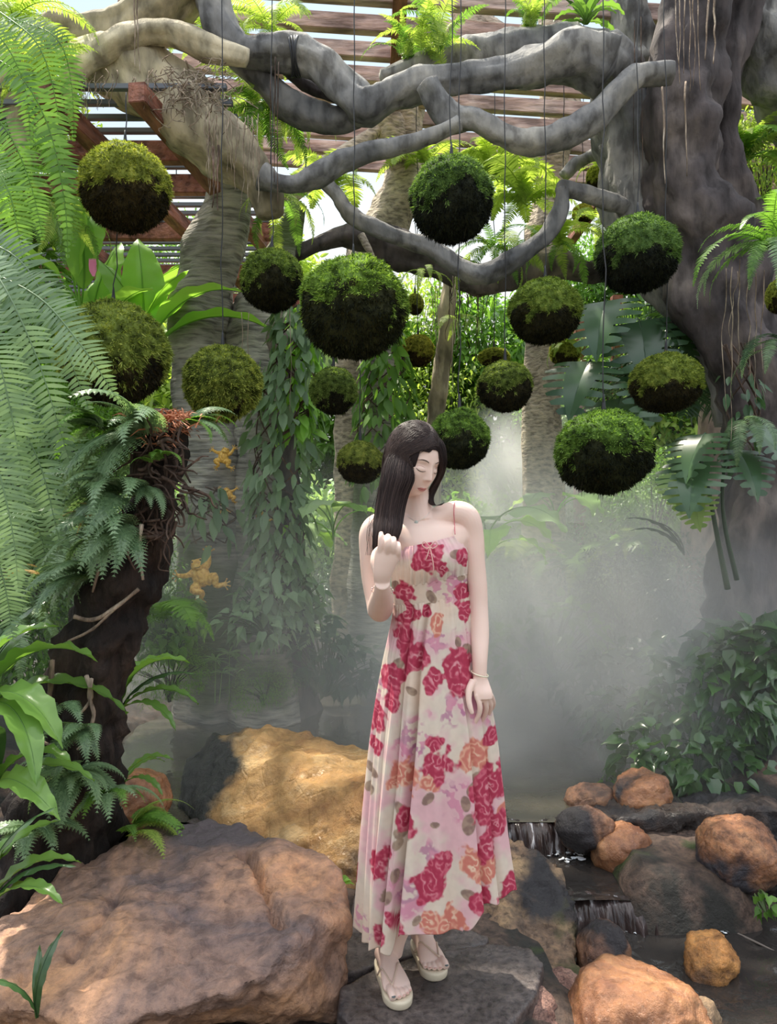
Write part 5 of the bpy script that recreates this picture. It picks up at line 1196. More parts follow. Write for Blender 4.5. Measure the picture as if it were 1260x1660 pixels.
# image-right arm hanging down
parts.append(tube([P(700, 846, 2.285), P(722, 837, 2.285), P(742, 833, 2.28), P(757, 842, 2.28), P(765, 870, 2.28), P(769, 910, 2.27), P(774, 950, 2.26), P(776, 990, 2.25), P(778, 1030, 2.23), P(778, 1070, 2.20), P(778, 1096, 2.19)],
                  [.036, .037, .039, .040, .036, .032, .029, .028, .027, .022, .0195], 24))
parts.append(sections([(P(778, 1092, 2.19), Vector((.018, 0, 0)), Vector((0, .014, 0))), (P(780, 1108, 2.18), Vector((.024, 0, 0)), Vector((0, .014, 0))), (P(783, 1122, 2.17), Vector((.027, 0, 0)), Vector((0, .0145, 0))), (P(784, 1133, 2.165), Vector((.026, 0, -.001)), Vector((0, .012, 0)))], 24))
def finger(pts, r): return tube(pts, r, 12, 5)
parts += [finger([P(773, 1126, 2.165), P(778, 1143, 2.16), P(777, 1157, 2.165), P(770, 1171, 2.175), P(765, 1181, 2.18)], [.0090, .0080, .0075, .0068, .0055]),
          finger([P(782, 1128, 2.17), P(788, 1145, 2.18), P(786, 1158, 2.195), P(779, 1170, 2.21), P(774, 1178, 2.22)], [.0095, .0085, .008, .0072, .006]),
          finger([P(789, 1128, 2.175), P(795, 1143, 2.20), P(793, 1155, 2.22), P(787, 1165, 2.24), P(783, 1170, 2.25)], [.009, .0082, .0075, .007, .006]),
          finger([P(795, 1126, 2.18), P(800, 1138, 2.21), P(798, 1147, 2.235), P(793, 1154, 2.25)], [.0085, .0075, .007, .0055]),
          finger([P(768, 1104, 2.18), P(761, 1118, 2.165), P(760, 1134, 2.155), P(763, 1148, 2.15), P(766, 1157, 2.15)], [.012, .0105, .0088, .0075, .006])]
# image-left arm folded up, hand at the chest
parts.append(tube([P(632, 848, 2.29), P(612, 852, 2.29), P(601, 866, 2.29), P(600, 895, 2.29), P(603, 935, 2.29), P(610, 970, 2.28), P(615, 992, 2.26)], [.032, .036, .034, .0315, .031, .032, .034], 24))
parts.append(tube([P(616, 990, 2.28), P(617, 984, 2.22), P(619, 972, 2.15), P(620, 958, 2.08), P(620, 945, 2.04)], [.034, .037, .033, .024, .020], 24))
parts.append(sections([(P(620, 964, 2.10), Vector((.014, 0, 0)), Vector((0, .008, .010))), (P(620, 952, 2.065), Vector((.0195, 0, 0)), Vector((0, .015, .006))), (P(620, 935, 2.04), Vector((.024, 0, -.001)), Vector((0, .015, .003))), (P(624, 915, 2.03), Vector((.030, 0, -.004)), Vector((0, .015, .002))), (P(629, 898, 2.025), Vector((.033, 0, -.010)), Vector((0, .014, .0))), (P(631, 890, 2.025), Vector((.028, 0, -.010)), Vector((0, .011, 0)))], 24))
parts += [finger([P(617, 897, 2.025), P(618, 884, 2.015), P(618, 872, 2.015), P(618, 863, 2.025)], [.0105, .0092, .0082, .0060]),
          finger([P(628, 897, 2.02), P(629, 884, 2.005), P(629, 875, 2.01), P(629, 870, 2.035), P(628, 876, 2.06)], [.010, .0092, .0090, .0085, .0065]),
          finger([P(637, 899, 2.025), P(638, 888, 2.01), P(638, 879, 2.012), P(638, 874, 2.035), P(636, 880, 2.06)], [.0098, .009, .0088, .008, .0062]),
          finger([P(645, 904, 2.03), P(646, 895, 2.015), P(646, 887, 2.015), P(645, 882, 2.035), P(643, 888, 2.055)], [.0088, .008, .0078, .0072, .0055]),
          finger([P(612, 928, 2.05), P(607, 911, 2.055), P(608, 897, 2.065), P(615, 888, 2.07)], [.0125, .011, .009, .007])]
# legs and feet
parts.append(tube([P(676, 1075, 2.28), P(672, 1180, 2.27), P(672, 1290, 2.26), P(671, 1380, 2.29), P(665, 1440, 2.31), P(655, 1485, 2.32), P(644, 1522, 2.325), P(638, 1545, 2.33)], [.085, .075, .055, .050, .0425, .034, .0265, .027], 24))
parts.append(tube([P(722, 1075, 2.30), P(712, 1180, 2.32), P(694, 1290, 2.36), P(680, 1380, 2.42), P(678, 1440, 2.45), P(683, 1485, 2.46), P(689, 1515, 2.455), P(690, 1530, 2.45)], [.085, .075, .055, .050, .0425, .034, .0275, .028], 24))
SOLE = .024
def foot(hx, hy, tx, ty, side):
    """side: +1 big toe on the image-right of the foot, -1 on the image-left"""
    a = Vector((hx, hy, SOLE)); b = Vector((tx, ty, SOLE)); L = (b-a).length; d = (b-a).normalized(); r = Vector((-d.y, d.x, 0))
    if r.x < 0: r = -r
    S = lambda s, off, hw, h: (a+d*(L*s)+r*off+Vector((0, 0, h/2)), r*hw, Vector((0, 0, h/2)))
    out = [sections([S(.03, 0, .016, .035), S(.10, 0, .025, .055), S(.22, 0, .028, .075), S(.36, 0, .029, .070), S(.50, .0, .033, .052), S(.64, 0, .039, .038), S(.76, 0, .041, .026), S(.82, 0, .036, .018)], 28)]
    toes = [(.026, .78, 1.0, .0125), (.007, .80, .985, .0090), (-.008, .80, .965, .0083), (-.021, .78, .93, .0078), (-.032, .75, .885, .0075)]; tips = []
    for (o, s0, s1, rr) in toes:
        o *= side; p0 = a+d*(L*s0)+r*o*.9+Vector((0, 0, rr*1.1)); p1 = a+d*(L*(s0+s1)/2)+r*o+Vector((0, 0, rr*1.35)); p2 = a+d*(L*(s1-.02))+r*o+Vector((0, 0, rr*.9))
        out.append(tube([p0, p1, p2], [rr*.95, rr*.95, rr*.85], 12, 5)); tips.append((p2+d*.002+Vector((0, 0, rr*.62)), rr))
    return out, tips, (a, b, d, r, L)
f1, tips1, fr1 = foot(-.026, 2.385, .040, 2.165, -1)
f2, tips2, fr2 = foot(.088, 2.49, .150, 2.300, 1)
parts += f1+f2
v, q = join_parts(parts); body = remesh(v, q, .0022, 5, .5); body.materials.append(m_skin); body.name = 'body'
bx_, bn_ = coords_of(body), normals_of(body)
bt = BVHTree.FromPolygons([Vector(x) for x in bx_], [p.vertices[:] for p in body.polygons])
world_child('body', body, m_skin, per)

def on_face(x, z, lift=.0008):
    o = hp(x, -.2, z); d = HR @ Vector((0, 1, 0)); h = bt.ray_cast(o, d)
    return (h[0]-d*lift) if h[0] else hp(x, -.09, z)
def face_strip(name, pts, widths, mat, lift=.0006):
    """a thin strip of hair, lash or lip lying on the face; pts in face coordinates"""
    rows = spline([(a, b, w) for (a, b), w in zip(pts, widths)], 6); V = []
    for k, (x, z, w) in enumerate(rows):
        for u in (-1, -.5, 0, .5, 1): V.append(tuple(on_face(x, z+u*w, lift+.0008*(1-u*u))))
    n = len(rows); i = np.arange(n-1)[:, None]*5; j = np.arange(4)[None]
    q = np.stack([i+j, i+j+1, i+5+j+1, i+5+j], -1).reshape(-1, 4)
    return world_child(name, npmesh(name, V, q), mat, per)
for s in (-1, 1):
    face_strip('eyebrow', [(s*.014, .0205), (s*.024, .0245), (s*.036, .0245), (s*.047, .0185)], [.0016, .0021, .0018, .0005], m_brow, .0004)
    face_strip('eyelashes', [(s*.018, -.0080), (s*.025, -.0112), (s*.033, -.0118), (s*.040, -.0098), (s*.045, -.0055)], [.0006, .0012, .0015, .0015, .0008], m_brow, .0008)
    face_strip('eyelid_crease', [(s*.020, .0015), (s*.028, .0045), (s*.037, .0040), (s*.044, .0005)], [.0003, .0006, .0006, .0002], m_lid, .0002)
face_strip('lips', [(-.0185, -.0685), (-.010, -.0660), (0, -.0665), (.010, -.0660), (.0185, -.0685)], [.0003, .0026, .0026, .0026, .0003], m_lip)
face_strip('lips', [(-.0175, -.0705), (-.009, -.0733), (0, -.0741), (.009, -.0733), (.0175, -.0705)], [.0003, .0028, .0036, .0028, .0003], m_lip)
face_strip('mouth_line', [(-.0195, -.0693), (-.008, -.0697), (0, -.0701), (.008, -.0697), (.0195, -.0693)], [.0004, .0005, .0005, .0005, .0004], plain('mouth_shadow', (.22, .05, .05), .5), .0012)
for s in (-1, 1):
    v, q = ellipsoid((0, 0, 0), (.008, .019, .030), n=20, m=14); v[:, 1] *= 1+.3*np.sign(v[:, 2])*np.abs(v[:, 2])/.03
    v = np.array([tuple(hp(s*.074+a, b+.012, c-.012)) for a, b, c in v]); world_child('ear', npmesh('ear', v, q), m_skin, per)

# hair: a cap over the skull, long locks and single strands over both
cap_c = hp(0, .012, .020); capR = (.083*HS, .100*HS, .107*HS)
V, Q = ellipsoid((0, 0, 0), (1, 1, 1), n=240, m=200)
def in_face(l):  # l: local head coordinate (unit metres /HS)
    # hairline: forehead to the part on the image-right side; swept over the image-left cheek
    x, y, z = l
    top = .062-.30*max(0, x-.010)-(.9*max(0, -x-.004))
    return y < -.012-.3*abs(x-.02)*0 and z < top and x > -.030-.15*max(0, z-.02) and x < .070
loc = V*np.array((.083, .100, .107))*np.array([[1.06 if v[0] < 0 else 1.0, 1, 1] for v in V])+np.array((0, .012, .020))
keepv = np.array([not (in_face(l) or l[2] < -.075 or (l[1] < -.02 and l[2] < .05 and l[0] > -.046)) for l in loc])
Qk = Q[np.all(keepv[Q], 1)]
inner = loc*.93+np.array((0, .012, .02))*.07
allv = np.vstack([loc, inner]); Qin = (Qk+len(loc))[:, ::-1]
# close the rim between the outer and inner shells
ed = {}
for f in Qk:
    for a, b in zip(f, np.roll(f, -1)):
        if (b, a) in ed: del ed[(b, a)]
        else: ed[(a, b)] = 1
rim = np.array([[b, a, a+len(loc), b+len(loc)] for a, b in ed])
capq = np.vstack([Qk, Qin, rim]); capv = to_head(allv)
me = npmesh('hair_cap', capv, capq); hair = world_child('hair', me, m_hairv, per)

def lock_rows(rows):  # (px, py, Y, half width px, half depth m)
    return spline([(*P(a, b, y), w/F*y, d) for a, b, y, w, d in rows], 8)
main = lock_rows([(662, 714, 2.245, 18, .016), (656, 727, 2.235, 22, .024), (652, 741, 2.228, 24, .032), (648, 758, 2.216, 26, .040), (645, 777, 2.208, 27, .046), (637, 805, 2.20, 24, .042), (631, 835, 2.18, 23, .032), (628, 860, 2.15, 22, .026), (622, 885, 2.14, 17, .022), (616, 905, 2.15, 9, .016), (612, 925, 2.17, 3, .008)])
back = lock_rows([(668, 706, 2.29, 12, .015), (666, 722, 2.30, 36, .05), (662, 740, 2.32, 40, .055), (655, 780, 2.33, 36, .045), (650, 815, 2.34, 32, .035), (648, 850, 2.36, 28, .025), (648, 880, 2.375, 20, .018), (650, 910, 2.38, 10, .012)])
right = lock_rows([(698, 702, 2.26, 4, .008), (703, 714, 2.25, 13, .034), (711, 728, 2.245, 11, .036), (716, 750, 2.25, 7, .030), (714, 770, 2.275, 5, .020), (704, 790, 2.305, 6, .014), (698, 806, 2.295, 5, .010), (702, 818, 2.262, 3.5, .007), (712, 819, 2.245, 2.5, .005), (720, 815, 2.24, 1, .003)])
def lock_vol(R_, seg=40, seed=0):
    th = np.linspace(0, 2*np.pi, seg, endpoint=False); V = []
    for k, r in enumerate(R_):
        w = 1+.05*np.sin(th*9+seed)+.04*np.sin(th*17+seed*2)
        V.append(r[:3]+np.stack([np.cos(th)*r[3]*w, np.sin(th)*r[4]*w, 0*th], 1)*.93)
    V = np.concatenate(V); n = len(R_); i = np.arange(n-1)[:, None]*seg; j = np.arange(seg)[None]
    return V, np.stack([i+j, i+(j+1) % seg, i+seg+(j+1) % seg, i+seg+j], -1).reshape(-1, 4)
for k, L_ in enumerate((main[12:], back, right)):
    L_ = L_.copy(); L_[:8, 3:5] *= np.linspace(.25, .97, 8)[:, None]
    v, q = lock_vol(L_, seed=k); world_child('hair_lock', npmesh('hair_lock', v, q), m_hairv, per)
rg = rng(77); parts = []
def strands(R_, n, seed, r0=.00085, front=True, spread=1.0, tail=(.8, 1.0), start=0):
    rg = rng(seed); m = len(R_)
    for k in range(n):
        a = rg.uniform(0, 2*np.pi); e = int(m*rg.uniform(*tail)); idx = np.arange(start, max(start+6, e), 2)
        ra = rg.uniform(.90, 1.03)*spread; ph = rg.uniform(0, 6.28); fr = rg.uniform(.08, .2); am = rg.uniform(.0005, .003)
        pts = [R_[i, :3]+np.array((math.cos(a+.10*math.sin(i*.1+ph))*R_[i, 3]*ra+am*math.sin(i*fr+ph), math.sin(a)*R_[i, 4]*ra, 0)) for i in idx]
        parts.append(tube(pts, np.linspace(r0, r0*.45, len(pts)), 4, 1, cap=False))
def swept(R_, n, seed, s0, tail, r0=.00075):
    rg = rng(seed); m = len(R_)
    for k in range(n):
        a = rg.uniform(0, 2*np.pi)
        if R_ is back and math.cos(a) > .05: a = math.pi-a
        e = int(m*rg.uniform(*tail)); idx = np.arange(s0+int(rg.integers(0, 5)), e, 2)
        ra = rg.uniform(.92, 1.02); ph = rg.uniform(0, 6.28); fr = rg.uniform(.08, .2); am = rg.uniform(.0005, .0025)
        low = [Vector(R_[i, :3]+np.array((math.cos(a+.08*math.sin(i*.1+ph))*R_[i, 3]*ra+am*math.sin(i*fr+ph), math.sin(a)*R_[i, 4]*ra, 0))) for i in idx]
        tt = (math.sin(a)+1)/2; yl = -.062+.115*tt+rg.normal()*.005
        hi = part_point(yl); q0 = HR.inverted() @ (low[0]-HC)/HS; pts = []
        for u in np.linspace(0, .94, 9):
            l = hi.lerp(q0, u)-Vector((0, .012, .020)); ee = Vector((l.x/.083, l.y/.100, l.z/.107)); ee = ee/max(ee.length, 1e-6)
            g = (1.022+.018*rg.uniform()*math.sin(u*3.1)); w = ss(.55, 1.0, u) if q0.x > -.060 else 0.0
            c = Vector((ee.x*.083*g*(1.06 if ee.x < 0 else 1), ee.y*.100*g, ee.z*.107*g)); c = c*(1-w)+l*w if l.length > c.length or u > .8 else c
            pts.append(hp(c.x, c.y+.012, c.z+.020))
        for lp in low:                              # keep the hair outside the cap until it has left the skull
            l = HR.inverted() @ (lp-HC)/HS-Vector((0, .012, .020)); k1 = .083*(1.06 if l.x < 0 else 1)
            e1 = Vector((l.x/k1, l.y/.100, l.z/.107))
            if e1.length < 1.025 and l.z > -.07 and (l.x < -.050 or l.y > .0):
                e1 = e1/e1.length*1.03; l = Vector((e1.x*k1, e1.y*.100, e1.z*.107)); lp = hp(l.x, l.y+.012, l.z+.020)
            pts.append(lp)
        parts.append(tube(pts, np.linspace(r0, r0*.5, len(pts)), 4, 1, cap=False))
def part_point(y):
    yy = (y-.012)/.100; x = .020; z = .107*math.sqrt(max(.05, 1-yy*yy-(x/.083)**2))+.020
    return Vector((x, y, z))
swept(main, 1500, 1, 13, (.74, 1.0)); swept(back, 600, 2, 12, (.8, 1.0)); strands(right, 150, 3, .0007)
# strands over the cap, running from the part to the locks
part_pts = [hp(.022, -.075+.02*k*1.0, .088+.012*k-.0022*k*k) for k in range(6)]
capn = lambda v: Vector(v)
for k in range(380):
    t = rg.uniform(0, 1); side = 1
    y0 = -.085+.15*t; a0 = math.radians(14); a1 = math.radians(rg.uniform(60, 125)) if side < 0 else math.radians(rg.uniform(60, 100))
    pts = []
    for j in range(9):
        s = j/8
        ang = (a0 if side > 0 else a0)+(-1 if side < 0 else 1)*s*(a1 if side < 0 else a1-a0*1)
        fy = y0*(1-.55*s)+(.02*s)
        yy = fy/.100; cy = math.sqrt(max(.02, 1-yy*yy))
        x = math.sin(ang)*.0845*cy; z = math.cos(ang)*.1085*cy; y = fy*1.012
        l = (x, y+.012, z+.020)
        if in_face((l[0], l[1]-.0, l[2])) and side > 0 and j > 1: break
        if l[1] < -.02 and l[2] < .015 and l[0] > -.02: break
        pts.append(hp(*l))
    if len(pts) > 3: parts.append(tube(pts, np.linspace(.0008, .0006, len(pts)), 4, 2, cap=False))
# a few loose hairs over the shoulder
for k in range(12):
    x0 = rg.uniform(612, 634); pts = [P(x0, 790, 2.18), P(x0-8-rg.uniform(0, 8), 830, 2.2), P(x0-14-rg.uniform(0, 14), 860, 2.21), P(x0-10-rg.uniform(0, 18), 900, 2.23)]
    parts.append(tube(pts, [.0005]*4, 4, 5, cap=False))
for k in range(7):
    x0 = rg.uniform(640, 648); parts.append(tube([P(x0, 820, 2.17), P(x0+3, 850, 2.165), P(x0-1, 880, 2.16)], [.0005]*3, 4, 5, cap=False))
v, q = join_parts(parts); me = npmesh('hair_strands', v, q); world_child('hair_strands', me, m_hair, per)

# ---------------- dress
def floral(X, face):
    """cloth print: colour per point; X in photo-pixel units on the cloth, face = front(1)/back(0)"""
    x, y = X[:, 0].copy(), X[:, 1].copy(); x = np.where(face > 0, x, 1400-x)
    nv = np.stack([x/1000*6, y/1000*6, face*3.0], 1)
    n1 = vnoise(nv, 1.6, 3, 3); n2 = vnoise(nv, 6, 4, 3); n3 = vnoise(nv, 16, 5, 2)
    base = np.array((.78, .67, .57)); pink = np.array((.80, .50, .53)); peach = np.array((.84, .60, .46))
    w = np.clip(n1*2.2+.25+n2*.8, 0, 1)[:, None]; col = base*(1-w)+pink*w; w = np.clip(-n1*1.5-.05, 0, 1)[:, None]; col = col*(1-w*.5)+peach*w*.5
    col = col*(1+n3[:, None]*.06)
    def splat(cx, cy, r, kind, asp=1.0):
        nonlocal col
        dx, dy = (x-cx)*asp, y-cy; m = (dx*dx+dy*dy < (r*1.7)**2)
        if not m.any(): return
        dx, dy = dx[m], dy[m]; d = np.hypot(dx, dy)/r; a = np.arctan2(dy, dx); e = n2[m]; f = n3[m]; c = col[m]
        if kind in 'RO':
            edge = 1.05+.05*np.cos(5*a+cx)+.55*e+.25*f; al = np.clip((edge-d)*6, 0, 1)
            sw = np.sin(d*7.5+1.4*np.sin(a*2+cx)+a*1.0+e*7+f*3)*.5+.5
            if kind == 'R': c1, c2, c3 = np.array((.46, .045, .095)), np.array((.64, .11, .18)), np.array((.80, .38, .42))
            else: c1, c2, c3 = np.array((.66, .22, .17)), np.array((.80, .42, .30)), np.array((.88, .66, .50))
            k = (sw**2)[:, None]; cc = c1*(1-k)+c2*k; k = np.clip((sw-.78)*4+f, 0, 1)[:, None]*np.clip(1.1-d, 0, 1)[:, None]; cc = cc*(1-k)+c3*k
        elif kind == 'V':
            dots = np.clip(n3[m]*5+.45+e*1.5, 0, 1); al = np.clip((1.25-d+.6*e)*2.2, 0, 1)*dots*.8
            c1, c2 = np.array((.50, .20, .33)), np.array((.70, .28, .40)); k = np.clip(e*3+.5, 0, 1)[:, None]; cc = c1*(1-k)+c2*k
        else:
            ang = cx*.7; u = dx*math.cos(ang)+dy*math.sin(ang); v2 = -dx*math.sin(ang)+dy*math.cos(ang)
            dd = np.hypot(u/r, v2/(r*.62)); al = np.clip((1-dd+.15*e)*8, 0, 1)*.9
            c1, c2 = np.array((.25, .155, .12)), np.array((.40, .28, .20)); k = np.clip(.5+f*2+np.abs(v2)/r, 0, 1)[:, None]; cc = c1*(1-k)+c2*k
        al = al[:, None]; col[m] = c*(1-al)+cc*al
    for cx, cy, r in ((727, 1135, 26), (668, 1175, 28), (668, 1203, 20), (730, 1265, 28), (757, 1130, 22), (722, 945, 24), (702, 1025, 22), (588, 1478, 18), (660, 1405, 26), (806, 1160, 20), (610, 1110, 18), (600, 1200, 16), (795, 1290, 18), (690, 1340, 16), (748, 945, 14), (745, 1015, 14)): splat(cx, cy, r, 'V')
    for cx, cy, r in ((650, 1020, 12), (645, 1068, 13), (665, 1105, 11), (755, 1045, 12), (738, 1032, 9), (765, 1048, 8), (648, 1285, 13), (650, 1320, 15), (690, 1262, 12), (757, 1250, 12), (747, 1272, 12), (752, 1302, 17), (602, 1240, 13), (600, 1270, 11), (750, 1405, 14), (627, 1420, 13), (645, 1337, 12), (767, 1235, 10), (736, 896, 12), (640, 948, 10), (697, 962, 12), (745, 934, 8), (640, 1385, 12), (672, 1440, 10), (782, 1120, 9), (700, 1300, 8)): splat(cx, cy, r, 'B')
    for cx, cy, r, a in ((765, 1205, 22, 1), (655, 1234, 24, 1), (690, 1238, 16, 1), (758, 1362, 24, 1), (782, 1380, 18, 1), (722, 1445, 26, 1), (705, 1003, 18, 1.6), (690, 1440, 14, 1), (640, 1250, 12, 1), (812, 1300, 14, 1)): splat(cx, cy, r, 'O', a)
    for cx, cy, r, a in ((656, 1022, 20, 1.3), (673, 1055, 22, 1), (640, 1090, 20, 1), (634, 1128, 16, 1.3), (700, 1084, 17, 1), (738, 1068, 27, 1), (740, 1096, 18, 1), (612, 1160, 22, 1.4), (610, 1200, 14, 1.5), (704, 1212, 25, 1), (700, 1184, 13, 1), (789, 1258, 30, 1), (776, 1290, 22, 1), (655, 1300, 20, 1.3), (693, 1385, 26, 1), (711, 1358, 17, 1), (617, 1372, 26, 1.8), (793, 1182, 14, 1), (797, 1320, 20, 1.1), (782, 1345, 18, 1), (770, 1418, 20, 1), (818, 1420, 20, 1), (640, 1452, 16, 1), (616, 1476, 16, 1.5),
                       (680, 905, 17, 1.2), (695, 900, 22, 1), (714, 915, 15, 1.3), (748, 902, 15, 1.4), (657, 958, 17, 1), (750, 955, 14, 1), (660, 990, 18, 1), (752, 985, 18, 1), (690, 985, 10, 1.4)): splat(cx, cy, r, 'R', a)
    return np.clip(col, 0, 1)
m_dress = M('floral_chiffon'); n_ = N(m_dress); at_ = n_('VertexColor'); at_.layer_name = 'print'
wv = tex(n_, 'Noise', 260, 2); pb, ob = finish(n_, at_.outputs[0], .75, bump_(n_, wv.outputs[0], .15, .001), spec=.25)
tr_ = n_('BsdfTranslucent'); n_.l(at_.outputs[0], tr_.inputs[0]); ms_ = n_('MixShader'); ms_.inputs[0].default_value = .22
n_.l(pb.outputs[0], ms_.inputs[1]); n_.l(tr_.outputs[0], ms_.inputs[2]); n_.l(ms_.outputs[0], ob.inputs[0])
DY = 2.275
def dress_part(name, rows, gather, fold, nc, nr, hem=None, sub=0.0):
    """rows: (cx, half width, depth, y at left, y at right) in photo pixels (depth in m), top to bottom"""
    R_ = spline(rows, 24); s = np.linspace(0, len(R_)-1, nr); R_ = np.stack([np.interp(s, np.arange(len(R_)), R_[:, k]) for k in range(5)], 1)
    th = np.linspace(0, 2*np.pi, nc, endpoint=False); cs, sn = np.cos(th), np.sin(th); v = np.linspace(0, 1, nr)
    t = v[:, None]; c = cs[None]; rgp = rng(5).uniform(0, 6.28, 12)
    w = 1+fold(t, th[None], rgp)+gather(t, th[None], rgp)
    if hem is not None:
        am = 4.60-.42*t; sh = .07*np.exp(-((th[None]-am-.12)/.07)**2)*ss(0, .15, t)
        c = np.cos(th[None]-sh)
    px = R_[:, 0:1]+R_[:, 1:2]*c*w; yy = DY+R_[:, 2:3]*sn[None]*w
    py = R_[:, 3:4]*(1-c)/2+R_[:, 4:5]*(1+c)/2
    if hem is not None:
        h = hem(px[-1], sn); top = py[0]; k = v[:, None]
        py = py+(h[None]-py[-1:])*k**1.5
    X = (px-630)/F*DY; Z = CZ+(830-py)/F*DY
    return np.stack([X, yy+0*X, Z], -1), px, py, sn
def close(nc, nr):
    i = np.arange(nr-1)[:, None]*nc; j = np.arange(nc)[None]
    return np.stack([i+j, i+nc+j, i+nc+(j+1) % nc, i+(j+1) % nc], -1).reshape(-1, 4)
def finish_cloth(name, G, px, py, sn, nc, nr, solid=.0012):
    me = npmesh(name, G.reshape(-1, 3), close(nc, nr))
    face = np.where(np.broadcast_to(sn[None], px.shape) < .05, 1.0, 0.0).ravel()
    col = floral(np.stack([px.ravel(), py.ravel()], 1), face)
    ca = me.color_attributes.new('print', 'FLOAT_COLOR', 'POINT'); ca.data.foreach_set('color', np.hstack([col, np.ones((len(col), 1))]).astype(np.float32).ravel())
    o = world_child(name, me, m_dress, dress); md = o.modifiers.new('t', 'SOLIDIFY'); md.thickness = solid; md.offset = 0
    return o
dress = empty('dress', (0, 0, 0)); dress.parent = per; dress.location = -per.location
def world_child_d(name, me, mat):
    return world_child(name, me, mat, dress)
dress.location = Vector((0, 0, 0))-per.location
# children of the dress sit in world coordinates because the dress empty is at the world origin
_wc = world_child
def world_child(name, me, mat, parent):
    o = _wc(name, me, mat, parent)
    if parent is dress: o.location = (0, 0, 0)
    return o
def pl(x, k=3): return np.sign(np.sin(x))*np.abs(np.sin(x))**.6
# bodice, gathered top and bottom
G, px, py, sn = dress_part('bodice', [(691, 51, .100, 889, 866), (694, 58, .112, 898, 880), (697, 61, .122, 912, 894), (697, 61, .120, 930, 910), (697, 60, .104, 951, 929)],
    lambda t, a, r: (.018*np.sin(a*34+r[0]+1.5*np.sin(a*3))+.012*np.sin(a*55+r[1]))*(.5+.9*np.abs(t-.5)*1.6),
    lambda t, a, r: .035*np.exp(-((t-.5)/.3)**2)*np.cos((a-4.2)*2)*0, 520, 110)
finish_cloth('bodice', G, px, py, sn, 520, 110)
G, px, py, sn = dress_part('band', [(697, 60.5, .105, 949, 927), (698, 60, .101, 965, 943), (699, 59.5, .099, 981, 959)], lambda t, a, r: .003*np.sin(a*20+r[0]), lambda t, a, r: 0*a*t, 420, 60)
finish_cloth('waistband', G, px, py, sn, 420, 60)
def sk_fold(t, a, r):
    A = .018+.10*t**.8
    f = .55*np.sin(a*9+r[0]+.5*np.sin(a*2+t*1.2))+.45*np.sin(a*15+r[1]+t*1.0)+.25*np.sin(a*25+r[2]-t)*(1-t*.6)
    # deep pleats running down the front: one near the middle, one at the left
    def pleat(a0, w, d): return -d*np.exp(-((a-a0)/w)**2)
    am = 4.60-.42*t; f2 = pleat(am, .085, 3.0)-pleat(am+.15, .07, .9)-pleat(am-.15, .07, .5)+pleat(4.18-.30*t, .04, 1.6)-pleat(4.10-.3*t, .05, .5)+pleat(5.25+.1*t, .05, .9)+pleat(3.75, .04, .9)+pleat(5.7, .05, .8)
    return A*(f*.72+f2)
def sk_gather(t, a, r): return (.016*np.sin(a*46+r[3]+np.sin(a*5))+.010*np.sin(a*71+r[4]))*np.exp(-t*9)
def hem(x, sn):
    fr = np.where(sn < 0, 1.0, 0.0)
    front = 1503-45*ss(634, 648, x)+4*np.sin(x/9)*(x < 634)+2*np.sin(x/13)
    front = front-26*ss(742, 772, x)-6*ss(790, 830, x)+4*np.sin(x/7)*(x > 742)
    back = 1505-50*ss(640, 720, x)-25*ss(770, 830, x)+3*np.sin(x/8)
    m = ss(-.10, .10, -sn); return front*m+back*(1-m)
G, px, py, sn = dress_part('skirt', [(699, 60, .100, 979, 957), (700, 63, .108, 1000, 985), (697, 77, .125, 1075, 1065), (701, 96, .145, 1165, 1155), (702, 107, .160, 1260, 1250), (703, 115, .172, 1350, 1340), (706, 124, .185, 1440, 1420)], sk_gather, sk_fold, 900, 380, hem)
finish_cloth('skirt', G, px, py, sn, 900, 380, .0008)
m_tie = plain('pink_ribbon', (.62, .20, .22), .6)
def surf(px_, py_, lift=.002):
    o = Vector((0, 0, CZ)); d = (P(px_, py_, 2.0)-o).normalized(); h = bt.ray_cast(o, d)
    return h[0]-d*lift if h[0] else P(px_, py_, 2.2)
tie = []
tie.append(tube([P(738, 866, 2.20), surf(737, 850), surf(736, 830), surf(737, 816), P(739, 812, 2.30)], [.0016]*5, 6, 5))
tie.append(tube([P(646, 890, 2.19), surf(645, 870), surf(645, 850), surf(650, 836)], [.0016]*4, 6, 5))
for v, q in tie: world_child('shoulder_strap', npmesh('strap', v, q), m_tie, dress)
bw = []
for s in (-1, 1): bw.append(tube([P(697, 886, 2.145), P(697+s*9, 878, 2.14), P(697+s*12, 884, 2.14), P(697+s*5, 889, 2.14), P(697, 886, 2.145)], [.0018]*5, 6, 5))
bw.append(tube([P(697, 886, 2.145), P(700, 900, 2.135), P(703, 918, 2.138), P(702, 930, 2.145)], [.0016]*4, 6, 4)); bw.append(tube([P(697, 886, 2.145), P(694, 898, 2.14), P(690, 908, 2.14)], [.0016]*3, 6, 4))
v, q = join_parts(bw); world_child('bow', npmesh('bow', v, q), plain('pale_pink_ribbon', (.75, .42, .38), .6), dress)

